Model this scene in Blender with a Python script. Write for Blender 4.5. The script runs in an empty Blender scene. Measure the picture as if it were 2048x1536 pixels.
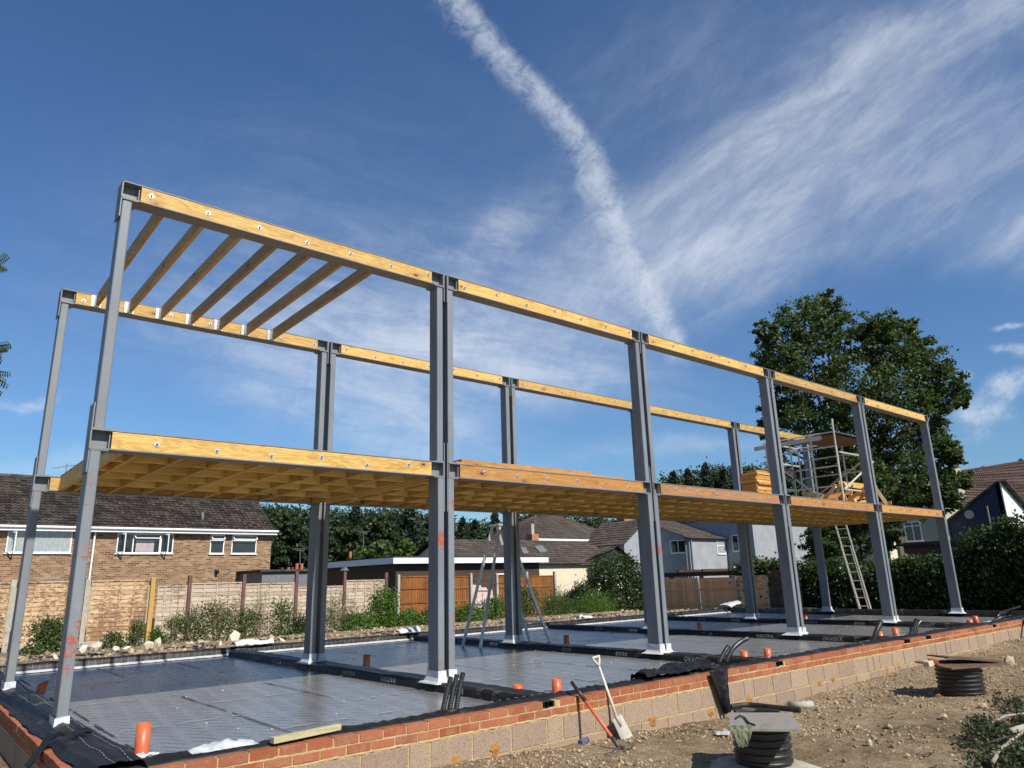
import bpy, math, random
import numpy as np
from mathutils import Vector, Matrix, noise
random.seed(7)
RNG = np.random.default_rng(11)
scene = bpy.context.scene
C = scene.collection

# ------------------------------------------------------------------ camera
FO, YAW, PITCH, ROLL = 1441.122, .7016, .2655, -.0287
CAM = Vector((-1.2167, -7.8055, 1.1752))
cy, sy, cp, sp = math.cos(YAW), math.sin(YAW), math.cos(PITCH), math.sin(PITCH)
FW = Vector((sy*cp, cy*cp, sp)); r0 = Vector((cy, -sy, 0)); u0 = r0.cross(FW)
RT = math.cos(ROLL)*r0 + math.sin(ROLL)*u0
UP = -math.sin(ROLL)*r0 + math.cos(ROLL)*u0
cam_d = bpy.data.cameras.new('camera'); cam = bpy.data.objects.new('camera', cam_d); C.objects.link(cam)
cam.matrix_world = Matrix(((RT.x, UP.x, -FW.x, CAM.x), (RT.y, UP.y, -FW.y, CAM.y), (RT.z, UP.z, -FW.z, CAM.z), (0, 0, 0, 1)))
cam_d.sensor_width = 36; cam_d.lens = FO/2048*36; cam_d.clip_start = .05; cam_d.clip_end = 2000
scene.camera = cam

def ray(px, py): return (px-1024)/FO*RT - (py-768)/FO*UP + FW
def at(px, py, ax, v):                 # surveyed point: sight line met with the plane axis = v
    d = ray(px, py); return CAM + d*((v-CAM[ax])/d[ax])
def dep(px, py, z): return CAM + ray(px, py)*z

# ------------------------------------------------------------------ sun, sky, exposure
EL = math.radians(42.5)
sun_dir = Vector((-.03, math.cos(EL), -math.sin(EL))).normalized()
sd = bpy.data.lights.new('sun', 'SUN'); sd.energy = 5.0; sd.angle = math.radians(.53); sd.color = (1, .94, .84)
sun = bpy.data.objects.new('sun', sd); C.objects.link(sun); sun.location = (0, -30, 30)
sun.rotation_euler = sun_dir.to_track_quat('-Z', 'Y').to_euler()
scene.view_settings.view_transform = 'Standard'; scene.view_settings.look = 'None'
scene.view_settings.exposure = 0.28; scene.view_settings.gamma = 1.0; scene.view_settings.use_curve_mapping = False
scene.render.engine = 'CYCLES'; scene.cycles.caustics_reflective = True

class NT:
    """tiny node helper"""
    def __init__(s, tree): s.t = tree; s.n = tree.nodes; s.l = tree.links
    def new(s, ty, **kw):
        n = s.n.new(ty)
        for k, v in kw.items():
            if k.startswith('i_'):
                key = k[2:]; key = int(key) if key.isdigit() else key.replace('_', ' ')
                if hasattr(v, 'is_linked') or isinstance(v, bpy.types.NodeSocket): s.l.new(v, n.inputs[key])
                else: n.inputs[key].default_value = v
            else: setattr(n, k, v)
        return n
    def math(s, op, a, b=None, c=None, clamp=False):
        n = s.n.new('ShaderNodeMath'); n.operation = op; n.use_clamp = clamp
        for i, v in enumerate((a, b, c)):
            if v is None: continue
            if isinstance(v, bpy.types.NodeSocket): s.l.new(v, n.inputs[i])
            else: n.inputs[i].default_value = v
        return n.outputs[0]
    def mix(s, f, a, b, mode='MIX'):
        n = s.n.new('ShaderNodeMix'); n.data_type = 'RGBA'; n.blend_type = mode
        for k, v in ((0, f), (6, a), (7, b)):
            if isinstance(v, bpy.types.NodeSocket): s.l.new(v, n.inputs[k])
            else: n.inputs[k].default_value = v if k == 0 else (*v[:3], 1)
        return n.outputs[2]
    def ramp(s, f, stops, interp='LINEAR'):
        n = s.n.new('ShaderNodeValToRGB'); s.l.new(f, n.inputs[0]); n.color_ramp.interpolation = interp
        e = n.color_ramp.elements
        while len(e) < len(stops): e.new(.5)
        for q, (p, c) in zip(e, stops):
            q.position = p; q.color = (*c, 1) if len(c) == 3 else c
        return n.outputs[0]
    def sstep(s, v, a, b):
        n = s.n.new('ShaderNodeMapRange'); n.interpolation_type = 'SMOOTHSTEP'
        s.l.new(v, n.inputs[0]); n.inputs[1].default_value = a; n.inputs[2].default_value = b
        return n.outputs[0]
    def dot(s, v, vec):
        n = s.n.new('ShaderNodeVectorMath'); n.operation = 'DOT_PRODUCT'; s.l.new(v, n.inputs[0]); n.inputs[1].default_value = vec
        return n.outputs['Value']
    def comb(s, x, y, z):
        n = s.n.new('ShaderNodeCombineXYZ')
        for i, v in enumerate((x, y, z)):
            if isinstance(v, bpy.types.NodeSocket): s.l.new(v, n.inputs[i])
            else: n.inputs[i].default_value = v
        return n.outputs[0]
    def noise(s, vec, scale, detail=4, rough=.55, dist=0, out=0):
        n = s.n.new('ShaderNodeTexNoise'); s.l.new(vec, n.inputs['Vector'])
        n.inputs['Scale'].default_value = scale; n.inputs['Detail'].default_value = detail
        n.inputs['Roughness'].default_value = rough; n.inputs['Distortion'].default_value = dist
        return n.outputs[out]

# world: physical sky plus procedural cirrus, an old contrail and far cumulus, all laid out by compass direction
w = bpy.data.worlds.new('World'); scene.world = w; w.use_nodes = True
T = NT(w.node_tree); T.n.clear()
sky = T.new('ShaderNodeTexSky', sky_type='NISHITA'); sky.sun_disc = False
sky.sun_elevation = EL; sky.sun_rotation = math.pi; sky.altitude = 300; sky.air_density = 1.25; sky.dust_density = .35; sky.ozone_density = 3.2
tc = T.new('ShaderNodeTexCoord').outputs['Generated']
a0 = .70; e0 = .55                                   # centre of the cloud chart: bearing and elevation
WF = Vector((math.sin(a0)*math.cos(e0), math.cos(a0)*math.cos(e0), math.sin(e0)))
WR = Vector((math.cos(a0), -math.sin(a0), 0)); WU = WR.cross(WF)
def chart(px, py):
    d = ray(px, py); return d.dot(WR)/d.dot(WF), d.dot(WU)/d.dot(WF)
dw = T.math('MAXIMUM', T.dot(tc, WF), .05)
cu = T.math('DIVIDE', T.dot(tc, WR), dw); cv = T.math('DIVIDE', T.dot(tc, WU), dw)
P = T.comb(cu, cv, 0)
wn = T.new('ShaderNodeVectorMath', operation='SUBTRACT'); T.l.new(T.noise(P, 3.5, 5, .6, 0, 1), wn.inputs[0]); wn.inputs[1].default_value = (.5, .5, .5)
warp = wn.outputs[0]
def warped(k):
    m = T.new('ShaderNodeVectorMath', operation='SCALE'); T.l.new(warp, m.inputs[0]); m.inputs['Scale'].default_value = k
    a = T.new('ShaderNodeVectorMath', operation='ADD'); T.l.new(P, a.inputs[0]); T.l.new(m.outputs[0], a.inputs[1])
    s_ = T.new('ShaderNodeSeparateXYZ'); T.l.new(a.outputs[0], s_.inputs[0]); return s_.outputs[0], s_.outputs[1]
def blob(px, py, rx, ry, ang, amp, W):
    u, v = chart(px, py); ca, sa = math.cos(math.radians(ang)), math.sin(math.radians(ang))
    du = T.math('SUBTRACT', W[0], u); dv = T.math('SUBTRACT', W[1], v)
    x = T.math('MULTIPLY_ADD', du, ca*FO/rx, T.math('MULTIPLY', dv, sa*FO/rx))
    y = T.math('MULTIPLY_ADD', du, -sa*FO/ry, T.math('MULTIPLY', dv, ca*FO/ry))
    r2 = T.math('MULTIPLY_ADD', x, x, T.math('MULTIPLY', y, y))
    return T.math('MULTIPLY', T.math('EXPONENT', T.math('MULTIPLY', r2, -1.0)), amp)
def total(L):
    s_ = L[0]
    for q in L[1:]: s_ = T.math('ADD', s_, q)
    return s_
def streak(ang, sx, sy_, scale, detail=8, rough=.62, k=0, off=0):
    ca, sa = math.cos(math.radians(ang)), math.sin(math.radians(ang))
    uu = T.math('MULTIPLY_ADD', cu, ca, T.math('MULTIPLY', cv, sa)); vv = T.math('MULTIPLY_ADD', cu, -sa, T.math('MULTIPLY', cv, ca))
    return T.noise(T.comb(T.math('MULTIPLY', uu, sx), T.math('MULTIPLY', vv, sy_), off), scale, detail, rough, k)
W1 = warped(.16)
right = total([blob(1650, 210, 620, 62, 33, .75, W1), blob(1530, 440, 420, 75, 30, .85, W1), blob(1850, 330, 380, 120, 22, .55, W1),
               blob(1960, 470, 200, 70, -5, .5, W1), blob(2060, 400, 90, 90, 0, .5, W1), blob(1480, 330, 300, 130, 45, .45, W1), blob(1600, 540, 170, 34, 12, .55, W1),
               blob(1400, 500, 130, 60, 30, .4, W1), blob(1900, 60, 300, 60, 25, .5, W1), blob(1300, 130, 260, 120, 30, .22, W1)])
left = total([blob(820, 690, 330, 90, -8, .85, W1), blob(800, 840, 170, 80, -20, .75, W1), blob(1050, 730, 260, 55, -14, .55, W1),
              blob(1020, 480, 110, 50, 40, .5, W1), blob(520, 760, 160, 60, -20, .4, W1), blob(870, 600, 420, 150, 5, .35, W1), blob(1150, 590, 110, 60, -10, .38, W1),
              blob(450, 480, 420, 190, 20, .13, W1), blob(60, 935, 200, 26, 0, .5, W1), blob(1400, 890, 300, 22, 4, .3, W1), blob(40, 790, 60, 10, 0, .5, W1)])
sR = streak(34, 1.0, 3.4, 5.2, 9, .66, .5); sL = streak(-12, 1.0, 3.6, 6.0, 9, .68, .6, 3.1); fine = streak(60, 1.6, 3, 16, 6, .7, .3, 5)
cR = T.math('MULTIPLY', right, T.sstep(T.math('MULTIPLY_ADD', fine, .28, sR), .47, .98))
cL = T.math('MULTIPLY', left, T.sstep(T.math('MULTIPLY_ADD', fine, .25, sL), .42, .96))
base = T.math('MULTIPLY', T.math('ADD', left, right), .22)
# contrail: a drifting ribbon whose course is a curve on the chart
track = [(862, -60), (915, 20), (1005, 125), (1085, 205), (1150, 290), (1195, 375), (1222, 440), (1262, 520), (1300, 600), (1335, 680), (1365, 760)]
cuv = [chart(*q) for q in track]; vs = [q[1] for q in cuv]; us = [q[0] for q in cuv]
v0, v1 = min(vs), max(vs); u_lo, u_hi = min(us), max(us)
vn = T.math('DIVIDE', T.math('SUBTRACT', cv, v0), v1-v0)
fc = T.new('ShaderNodeFloatCurve'); T.l.new(vn, fc.inputs['Value']); cvm = fc.mapping.curves[0]
ptsn = sorted([((v-v0)/(v1-v0), (u-u_lo)/(u_hi-u_lo)) for u, v in cuv])
while len(cvm.points) < len(ptsn): cvm.points.new(.5, .5)
for q, (x, y) in zip(cvm.points, ptsn): q.location = (x, y)
fc.mapping.update()
uc = T.math('MULTIPLY_ADD', fc.outputs[0], u_hi-u_lo, u_lo+.011)
W2 = warped(.055)
dist = T.math('SUBTRACT', W2[0], uc)
n2 = T.noise(P, 26, 9, .74, .5); n3 = T.noise(P, 9, 4, .6)
side = T.sstep(dist, -.062, -.002); side2 = T.math('SUBTRACT', 1.0, T.sstep(dist, -.002, .030))
ribbon = T.math('MULTIPLY', side, side2)
ends = T.math('MULTIPLY', T.sstep(vn, .02, .12), 1.0)
rib = T.math('MULTIPLY', T.math('MULTIPLY', ribbon, T.sstep(T.math('MULTIPLY_ADD', ribbon, .20, n2), .44, .92)), ends)
rib = T.math('MULTIPLY', rib, T.math('MULTIPLY_ADD', n3, .9, .62))
# low cumulus on the right
W3 = warped(.10)
cum = total([blob(1975, 820, 70, 34, 0, 1.0, W3), blob(2030, 765, 55, 26, 5, .95, W3), blob(2035, 712, 60, 14, 0, .8, W3), blob(2025, 664, 50, 11, 10, .8, W3), blob(1925, 758, 26, 12, 0, .6, W3), blob(1990, 870, 130, 22, 0, .3, W3)])
cC = T.sstep(T.math('MULTIPLY', cum, T.math('MULTIPLY_ADD', T.noise(P, 34, 9, .68), 1.5, -.15)), .12, .85)
tot = T.math('SUBTRACT', 1.0, T.math('EXPONENT', T.math('MULTIPLY', -1.15, total([T.math('MULTIPLY', cR, .55), T.math('MULTIPLY', cL, .85), base, T.math('MULTIPLY', rib, .78), T.math('MULTIPLY', cC, .8)]))))
skyc = T.mix(1.0, sky.outputs[0], (.78, 1.08, 1.42), 'MULTIPLY')
cl = T.mix(tot, skyc, (9.8, 10.6, 11.6))
bg = T.new('ShaderNodeBackground'); T.l.new(cl, bg.inputs[0]); bg.inputs[1].default_value = .064
wo = T.new('ShaderNodeOutputWorld'); T.l.new(bg.outputs[0], wo.inputs[0])

# ------------------------------------------------------------------ geometry helpers
class MB:
    def __init__(s): s.v = []; s.f = []; s.m = []
    def add(s, vs, fs, mi=0):
        o = len(s.v); s.v += [tuple(q) for q in vs]
        for f in fs: s.f.append(tuple(o+i for i in f)); s.m.append(mi)
        return s
    def box(s, x0, x1, y0, y1, z0, z1, mi=0):
        vs = [(x0, y0, z0), (x1, y0, z0), (x1, y1, z0), (x0, y1, z0), (x0, y0, z1), (x1, y0, z1), (x1, y1, z1), (x0, y1, z1)]
        return s.add(vs, [(0, 3, 2, 1), (4, 5, 6, 7), (0, 1, 5, 4), (1, 2, 6, 5), (2, 3, 7, 6), (3, 0, 4, 7)], mi)
    def bar(s, p, q, w_, h, up=(0, 0, 1), mi=0):
        p = Vector(p); q = Vector(q); d = (q-p).normalized(); up = Vector(up)
        if abs(d.dot(up)) > .98: up = Vector((0, 1, 0))
        sx = d.cross(up).normalized()*w_/2; su = sx.cross(d).normalized()*h/2
        vs = [a+b*i+c*j for a in (p, q) for (i, j) in ((-1, -1), (1, -1), (1, 1), (-1, 1)) for b, c in ((sx, su),)]
        return s.add(vs, [(3, 2, 1, 0), (4, 5, 6, 7), (0, 1, 5, 4), (1, 2, 6, 5), (2, 3, 7, 6), (3, 0, 4, 7)], mi)
    def tube(s, pts, r, n=8, mi=0, cap=True):
        pts = [Vector(q) for q in pts]; rs = r if hasattr(r, '__len__') else [r]*len(pts)
        vs = []; ref = None
        for i, q in enumerate(pts):
            d = (pts[min(i+1, len(pts)-1)]-pts[max(i-1, 0)]).normalized()
            if ref is None: ref = Vector((0, 0, 1)) if abs(d.z) < .9 else Vector((1, 0, 0))
            a = d.cross(ref).normalized(); b = a.cross(d).normalized(); ref = b
            for k in range(n):
                t = 2*math.pi*k/n; vs.append(q+(a*math.cos(t)+b*math.sin(t))*rs[i])
        fs = [(i*n+k, i*n+(k+1) % n, (i+1)*n+(k+1) % n, (i+1)*n+k) for i in range(len(pts)-1) for k in range(n)]
        if cap: fs += [tuple(range(n))[::-1], tuple((len(pts)-1)*n+k for k in range(n))]
        return s.add(vs, fs, mi)
    def lathe(s, prof, c=(0, 0, 0), n=32, mi=0, M=None):
        vs = []
        for r, z in prof:
            for k in range(n):
                t = 2*math.pi*k/n; q = Vector((r*math.cos(t), r*math.sin(t), z))
                vs.append((M @ q if M else q)+Vector(c))
        m = len(prof)
        return s.add(vs, [(i*n+k, i*n+(k+1) % n, (i+1)*n+(k+1) % n, (i+1)*n+k) for i in range(m-1) for k in range(n)], mi)
    def prism(s, poly, ax, a, b, mi=0):
        """poly of 2-D points in the two other axes, extruded along axis ax from a to b"""
        def put(p, t):
            q = [0, 0, 0]; o = [i for i in range(3) if i != ax]; q[o[0]] = p[0]; q[o[1]] = p[1]; q[ax] = t; return q
        n = len(poly); vs = [put(p, a) for p in poly]+[put(p, b) for p in poly]
        return s.add(vs, [tuple(range(n)), tuple(range(2*n-1, n-1, -1))]+[(i, n+i, n+(i+1) % n, (i+1) % n) for i in range(n)], mi)
    def grid(s, nx, ny, fn, mi=0):
        vs = [fn(i/(nx-1), j/(ny-1)) for j in range(ny) for i in range(nx)]
        return s.add(vs, [(j*nx+i, j*nx+i+1, (j+1)*nx+i+1, (j+1)*nx+i) for j in range(ny-1) for i in range(nx-1)], mi)
    def slab(s, nx, ny, fn, th, mi=0):
        """sheet with thickness th below it"""
        s.grid(nx, ny, fn, mi)
        s.grid(nx, ny, lambda a, b: Vector(fn(a, b))-Vector((0, 0, th)), mi); return s
    def build(s, name, mats, parent=None, smooth=False, loc=None, bevel=0, recalc=True):
        me = bpy.data.meshes.new(name)
        if parent is not None: org = parent['_o']
        else:
            if loc is None:
                V = np.array(s.v); loc = ((V[:, 0].min()+V[:, 0].max())/2, (V[:, 1].min()+V[:, 1].max())/2, V[:, 2].min())
            org = loc
        org = [float(q) for q in org]
        V = np.array(s.v, dtype=float)-np.array(org)
        me.from_pydata(V.tolist(), [], s.f)
        mats = mats if isinstance(mats, (list, tuple)) else [mats]
        for m_ in mats: me.materials.append(m_)
        me.polygons.foreach_set('material_index', s.m)
        if smooth: me.polygons.foreach_set('use_smooth', [True]*len(s.f))
        if recalc:
            import bmesh
            bm = bmesh.new(); bm.from_mesh(me); bmesh.ops.recalc_face_normals(bm, faces=bm.faces)
            if bevel: bmesh.ops.bevel(bm, geom=[e for e in bm.edges if len(e.link_faces) == 2 and e.calc_face_angle(0) > .6], offset=bevel, segments=2, affect='EDGES', profile=.5)
            bm.to_mesh(me); bm.free()
        me.update()
        o = bpy.data.objects.new(name, me); C.objects.link(o); META[o.name] = org
        o['_o'] = org
        if parent is not None: o.parent = parent
        else: o.location = org
        return o
META = {}
def thing(name, label, cat, loc, group=None):
    o = bpy.data.objects.new(name, None); C.objects.link(o); o.location = loc; o.empty_display_size = .1
    o['label'] = label; o['category'] = cat; o['_o'] = [float(q) for q in loc]
    if group: o['group'] = group
    return o
def tag(o, label, cat, group=None, kind=None):
    o['label'] = label; o['category'] = cat
    if group: o['group'] = group
    if kind: o['kind'] = kind
    return o
def structure(o): o['kind'] = 'structure'; return o
def fbm(x, y, z=0, o=4): return noise.fractal(Vector((x, y, z)), 1.0, 2.0, o)

# ------------------------------------------------------------------ materials
def newmat(name):
    m = bpy.data.materials.new(name); m.use_nodes = True; t = NT(m.node_tree)
    return m, t, t.n['Principled BSDF']
def bump(t, b, h, strength=.3, dist=.01):
    n = t.new('ShaderNodeBump'); t.l.new(h, n.inputs['Height']); n.inputs['Strength'].default_value = strength; n.inputs['Distance'].default_value = dist
    t.l.new(n.outputs[0], b.inputs['Normal'])
def obj(t): return t.new('ShaderNodeTexCoord').outputs['Object']
def scaled(t, v, sc, rot=(0, 0, 0)):
    m = t.new('ShaderNodeMapping'); t.l.new(v, m.inputs[0]); m.inputs['Scale'].default_value = sc; m.inputs['Rotation'].default_value = rot; return m.outputs[0]
def noisy(name, c1, c2, scale=5, rough=.6, metal=0, bs=.3, bd=.01, stretch=(1, 1, 1), c3=None, spots=None, spec=.5, bscale=None):
    m, t, b = newmat(name); v = scaled(t, obj(t), stretch)
    n = t.noise(v, scale, 6, .6)
    st = [(.3, c1), (.7, c2)] if not c3 else [(.28, c1), (.5, c2), (.75, c3)]
    col = t.ramp(n, st)
    if spots:
        k = t.sstep(t.noise(obj(t), spots[1], 5, .65), spots[2], spots[2]+.08); col = t.mix(k, col, spots[0])
    t.l.new(col, b.inputs['Base Color']); b.inputs['Roughness'].default_value = rough; b.inputs['Metallic'].default_value = metal
    b.inputs['Specular IOR Level'].default_value = spec
    if bs: bump(t, b, t.noise(v, bscale or scale*4, 6, .65), bs, bd)
    return m
def wood(name, ax, c1, c2, knots=True, rough=.6, sc=1.0, stain=None):
    m, t, b = newmat(name); o = obj(t)
    geo = t.new('ShaderNodeNewGeometry'); rnd = geo.outputs['Random Per Island']
    oi = t.new('ShaderNodeObjectInfo').outputs['Random']
    off = t.math('ADD', t.math('MULTIPLY', rnd, 37.0), t.math('MULTIPLY', oi, 91.0))
    s_ = t.new('ShaderNodeSeparateXYZ'); t.l.new(o, s_.inputs[0]); X = [s_.outputs[0], s_.outputs[1], s_.outputs[2]]
    a = X[ax]; o2 = [X[i] for i in range(3) if i != ax]
    v = t.comb(t.math('MULTIPLY_ADD', a, .9*sc, off), t.math('MULTIPLY', o2[0], 9*sc), t.math('MULTIPLY', o2[1], 9*sc))
    # knots bend the grain around them
    kv = t.comb(t.math('MULTIPLY_ADD', a, 2.2, off), t.math('MULTIPLY', o2[1 if ax < 2 else 0], 4.6), 0)
    vo = t.new('ShaderNodeTexVoronoi'); t.l.new(kv, vo.inputs['Vector']); vo.inputs['Scale'].default_value = 1.0
    kd = vo.outputs['Distance']; halo = t.math('SUBTRACT', 1.0, t.sstep(kd, .06, .32))
    g1 = t.noise(v, 1.6, 4, .6, .6)
    wv = t.math('SINE', t.math('MULTIPLY', t.math('ADD', g1, t.math('MULTIPLY', halo, .18)), 48.0))
    fine_ = t.noise(scaled(t, v, (1.5, 9, 9)), 3, 5, .7)
    f = t.math('ADD', t.math('MULTIPLY_ADD', wv, .10, t.math('MULTIPLY', fine_, .55)), t.math('MULTIPLY', g1, .45), clamp=True)
    col = t.ramp(f, [(.30, c1), (.66, c2)])
    if knots:
        col = t.mix(t.math('MULTIPLY', halo, .6), col, tuple(q*.75 for q in c1))
        col = t.mix(t.math('SUBTRACT', 1.0, t.sstep(kd, .055, .10)), col, (.075, .035, .012))
    if stain:
        k = t.sstep(t.noise(o, 1.3, 5, .6), .5, .72); col = t.mix(t.math('MULTIPLY', k, .7), col, stain)
    tint = t.math('MULTIPLY_ADD', t.math('FRACT', t.math('ADD', rnd, t.math('MULTIPLY', oi, 7.3))), .34, .83)
    col = t.mix(1.0, col, t.comb(tint, tint, tint), 'MULTIPLY')
    t.l.new(col, b.inputs['Base Color']); b.inputs['Roughness'].default_value = rough; b.inputs['Specular IOR Level'].default_value = .35
    bump(t, b, f, .25, .004)
    return m
YEL = ((.38, .205, .05), (.68, .445, .135)); ORG = ((.34, .15, .04), (.54, .28, .085)); JOI_SHADE = ((.47, .28, .07), (.68, .45, .13)); NOG_LIT = ((.68, .45, .12), (.90, .68, .24))  # joists darker than noggins: bounce-light contrast under the deck put into the colours
M = {}
M['woodX'] = wood('treated_pine_along_x', 0, *YEL); M['woodY'] = wood('joist_pine_painted_shade', 1, *JOI_SHADE)
M['woodXo'] = wood('orange_pine', 0, *ORG); M['woodXs'] = wood('wet_pine', 0, (.24, .115, .05), (.40, .21, .09))
M['woodN'] = wood('noggin_pine_painted_lit', 0, *NOG_LIT); M['raft'] = wood('rafter_pine', 1, (.34, .22, .08), (.52, .36, .14))
M['woodZ'] = wood('offcut_pine', 2, (.5, .33, .17), (.68, .5, .28))
M['board'] = noisy('chipboard', (.30, .18, .09), (.42, .27, .14), 30, .7)
M['oldwood'] = wood('weathered_timber', 0, (.35, .31, .16), (.52, .47, .28), knots=False)

def steel_mat(name, scratch=0.0, seed=0.0):
    m, t, b = newmat(name); o = obj(t); oi = t.new('ShaderNodeObjectInfo').outputs['Random']
    ad = t.new('ShaderNodeVectorMath', operation='ADD'); t.l.new(o, ad.inputs[0]); t.l.new(t.comb(t.math('MULTIPLY', oi, 20), seed, 0), ad.inputs[1]); v = ad.outputs[0]
    n = t.noise(scaled(t, v, (1, 1, .35)), 3.0, 6, .6)
    col = t.ramp(n, [(.3, (.148, .165, .182)), (.7, (.205, .228, .25))])
    # grime and thin rust runs
    run = t.sstep(t.noise(scaled(t, v, (30, 30, .9)), 1.0, 5, .7), .64, .8); col = t.mix(t.math('MULTIPLY', run, .5), col, (.10, .085, .075))
    so_ = t.new('ShaderNodeSeparateXYZ'); t.l.new(o, so_.inputs[0])
    mud = t.math('MULTIPLY', t.math('SUBTRACT', 1.0, t.sstep(so_.outputs[2], .08, .75)), t.sstep(t.noise(v, 7, 6, .75), .42, .7)); col = t.mix(t.math('MULTIPLY', mud, .5), col, (.27, .22, .16))
    scf = t.sstep(t.noise(scaled(t, v, (9, 9, 3)), 1.0, 7, .8), .60, .66); col = t.mix(t.math('MULTIPLY', scf, .3), col, (.34, .35, .35))
    sp_ = t.sstep(t.noise(v, 45, 3, .6), .72, .78); col = t.mix(t.math('MULTIPLY', sp_, .6), col, (.07, .04, .03))
    if scratch:
        sz = t.new('ShaderNodeSeparateXYZ'); t.l.new(o, sz.inputs[0]); z = sz.outputs[2]
        ge = t.new('ShaderNodeNewGeometry'); sn = t.new('ShaderNodeSeparateXYZ'); t.l.new(ge.outputs['Normal'], sn.inputs[0])
        front = t.math('LESS_THAN', sn.outputs[1], -.7)
        big = t.noise(scaled(t, v, (2, 2, 1.25)), 1.6, 2, .5); det = t.noise(scaled(t, v, (14, 14, 26)), 1.0, 6, .75)
        k = t.sstep(t.math('MULTIPLY_ADD', det, .62, big), .87+.09*(1-scratch), .91+.09*(1-scratch))
        k = t.math('MULTIPLY', t.math('MULTIPLY', k, front), t.math('MULTIPLY', t.sstep(z, .12, .4), t.math('SUBTRACT', 1.0, t.sstep(z, 2.1, 2.35))))
        red = t.ramp(t.noise(v, 14, 5, .7), [(.35, (.42, .075, .03)), (.55, (.30, .09, .07)), (.7, (.32, .22, .21))])
        col = t.mix(k, col, red)
    t.l.new(col, b.inputs['Base Color']); b.inputs['Roughness'].default_value = .5; b.inputs['Metallic'].default_value = .0; b.inputs['Specular IOR Level'].default_value = .35
    bump(t, b, t.noise(v, 60, 4, .6), .08, .003)
    return m
M['steel'] = steel_mat('grey_primed_steel'); M['steelR'] = steel_mat('grey_steel_red_scratches', 1.0, 3.3); M['steelM'] = steel_mat('grey_steel_some_scratches', .62, 5.7); M['steelr'] = steel_mat('grey_steel_few_scratches', .2, 8.1)
M['steelB'] = noisy('dark_steel', (.10, .105, .11), (.15, .155, .165), 6, .5, 0, .1)
M['galv'] = noisy('galvanised', (.52, .53, .54), (.72, .73, .74), 30, .35, .6, .1)
M['bolt'] = noisy('bolt_steel', (.10, .12, .14), (.2, .22, .25), 30, .4, .7, 0)
M['white'] = noisy('white_paint', (.74, .74, .73), (.82, .82, .81), 5, .5, 0, .05)
M['flash'] = noisy('white_flashing_membrane', (.46, .48, .50), (.62, .63, .64), 9, .45, 0, .5, .02)
M['blackp'] = noisy('black_polythene', (.007, .007, .007), (.019, .019, .019), 6, .5, 0, .4, .006, bscale=12, spots=((.09, .075, .055), 3.0, .6), spec=.28)
M['blackpr'] = M['blackp']
M['rubber'] = noisy('black_plastic', (.012, .012, .013), (.028, .028, .028), 8, .38, 0, .05)
M['rubberd'] = noisy('dusty_black_plastic', (.014, .014, .014), (.035, .032, .03), 6, .45, 0, .1, spots=((.10, .08, .055), 7, .70))
M['orange'] = noisy('orange_pvc', (.48, .105, .035), (.58, .14, .048), 5, .38, 0, .05, spots=((.5, .3, .2), 9, .72))
M['print'] = noisy('white_print', (.13, .13, .14), (.30, .30, .31), 20, .5)
M['tape'] = noisy('foil_tape', (.5, .5, .5), (.75, .75, .74), 30, .3, .5, .6, .01)
M['seam'] = noisy('board_gap', (.02, .021, .025), (.05, .05, .055), 12, .6)

def foil():
    m, t, b = newmat('printed_foil_board'); o = obj(t)
    s_ = t.new('ShaderNodeSeparateXYZ'); t.l.new(o, s_.inputs[0])
    u = t.math('MULTIPLY_ADD', s_.outputs[0], .53, t.math('MULTIPLY', s_.outputs[1], -.85)); v = t.math('MULTIPLY_ADD', s_.outputs[0], .85, t.math('MULTIPLY', s_.outputs[1], .53))
    row = t.math('DIVIDE', v, .125); rid = t.math('FLOOR', row)
    wob = t.math('MULTIPLY', t.noise(scaled(t, o, (1, 1, 1)), 60, 2, .5), .55)
    fr = t.math('SUBTRACT', t.math('FRACT', row), wob)
    line = t.math('LESS_THAN', t.math('ABSOLUTE', t.math('SUBTRACT', fr, .2)), .11)
    gate = t.math('LESS_THAN', t.math('FRACT', t.math('ADD', t.math('DIVIDE', u, .42), t.math('MULTIPLY', rid, .37))), .7)
    k = t.math('MULTIPLY', t.math('MULTIPLY', line, gate), .6)
    n = t.noise(o, 2.5, 5, .6); col = t.ramp(n, [(.3, (.26, .25, .24)), (.7, (.34, .328, .316))])
    dirt = t.sstep(t.noise(o, 1.1, 6, .65), .5, .72); col = t.mix(t.math('MULTIPLY', dirt, .35), col, (.27, .24, .20))
    col = t.mix(k, col, (.03, .03, .035))
    t.l.new(col, b.inputs['Base Color']); b.inputs['Metallic'].default_value = .42
    t.l.new(t.math('MULTIPLY_ADD', t.noise(o, 6, 5, .6), .12, .22), b.inputs['Roughness'])
    bump(t, b, t.math('ADD', t.noise(scaled(t, o, (1, 3, 1)), 5, 4, .6), t.math('MULTIPLY', t.noise(o, 60, 3, .6), .02)), .05, .02)
    return m
M['foil'] = foil()

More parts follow.
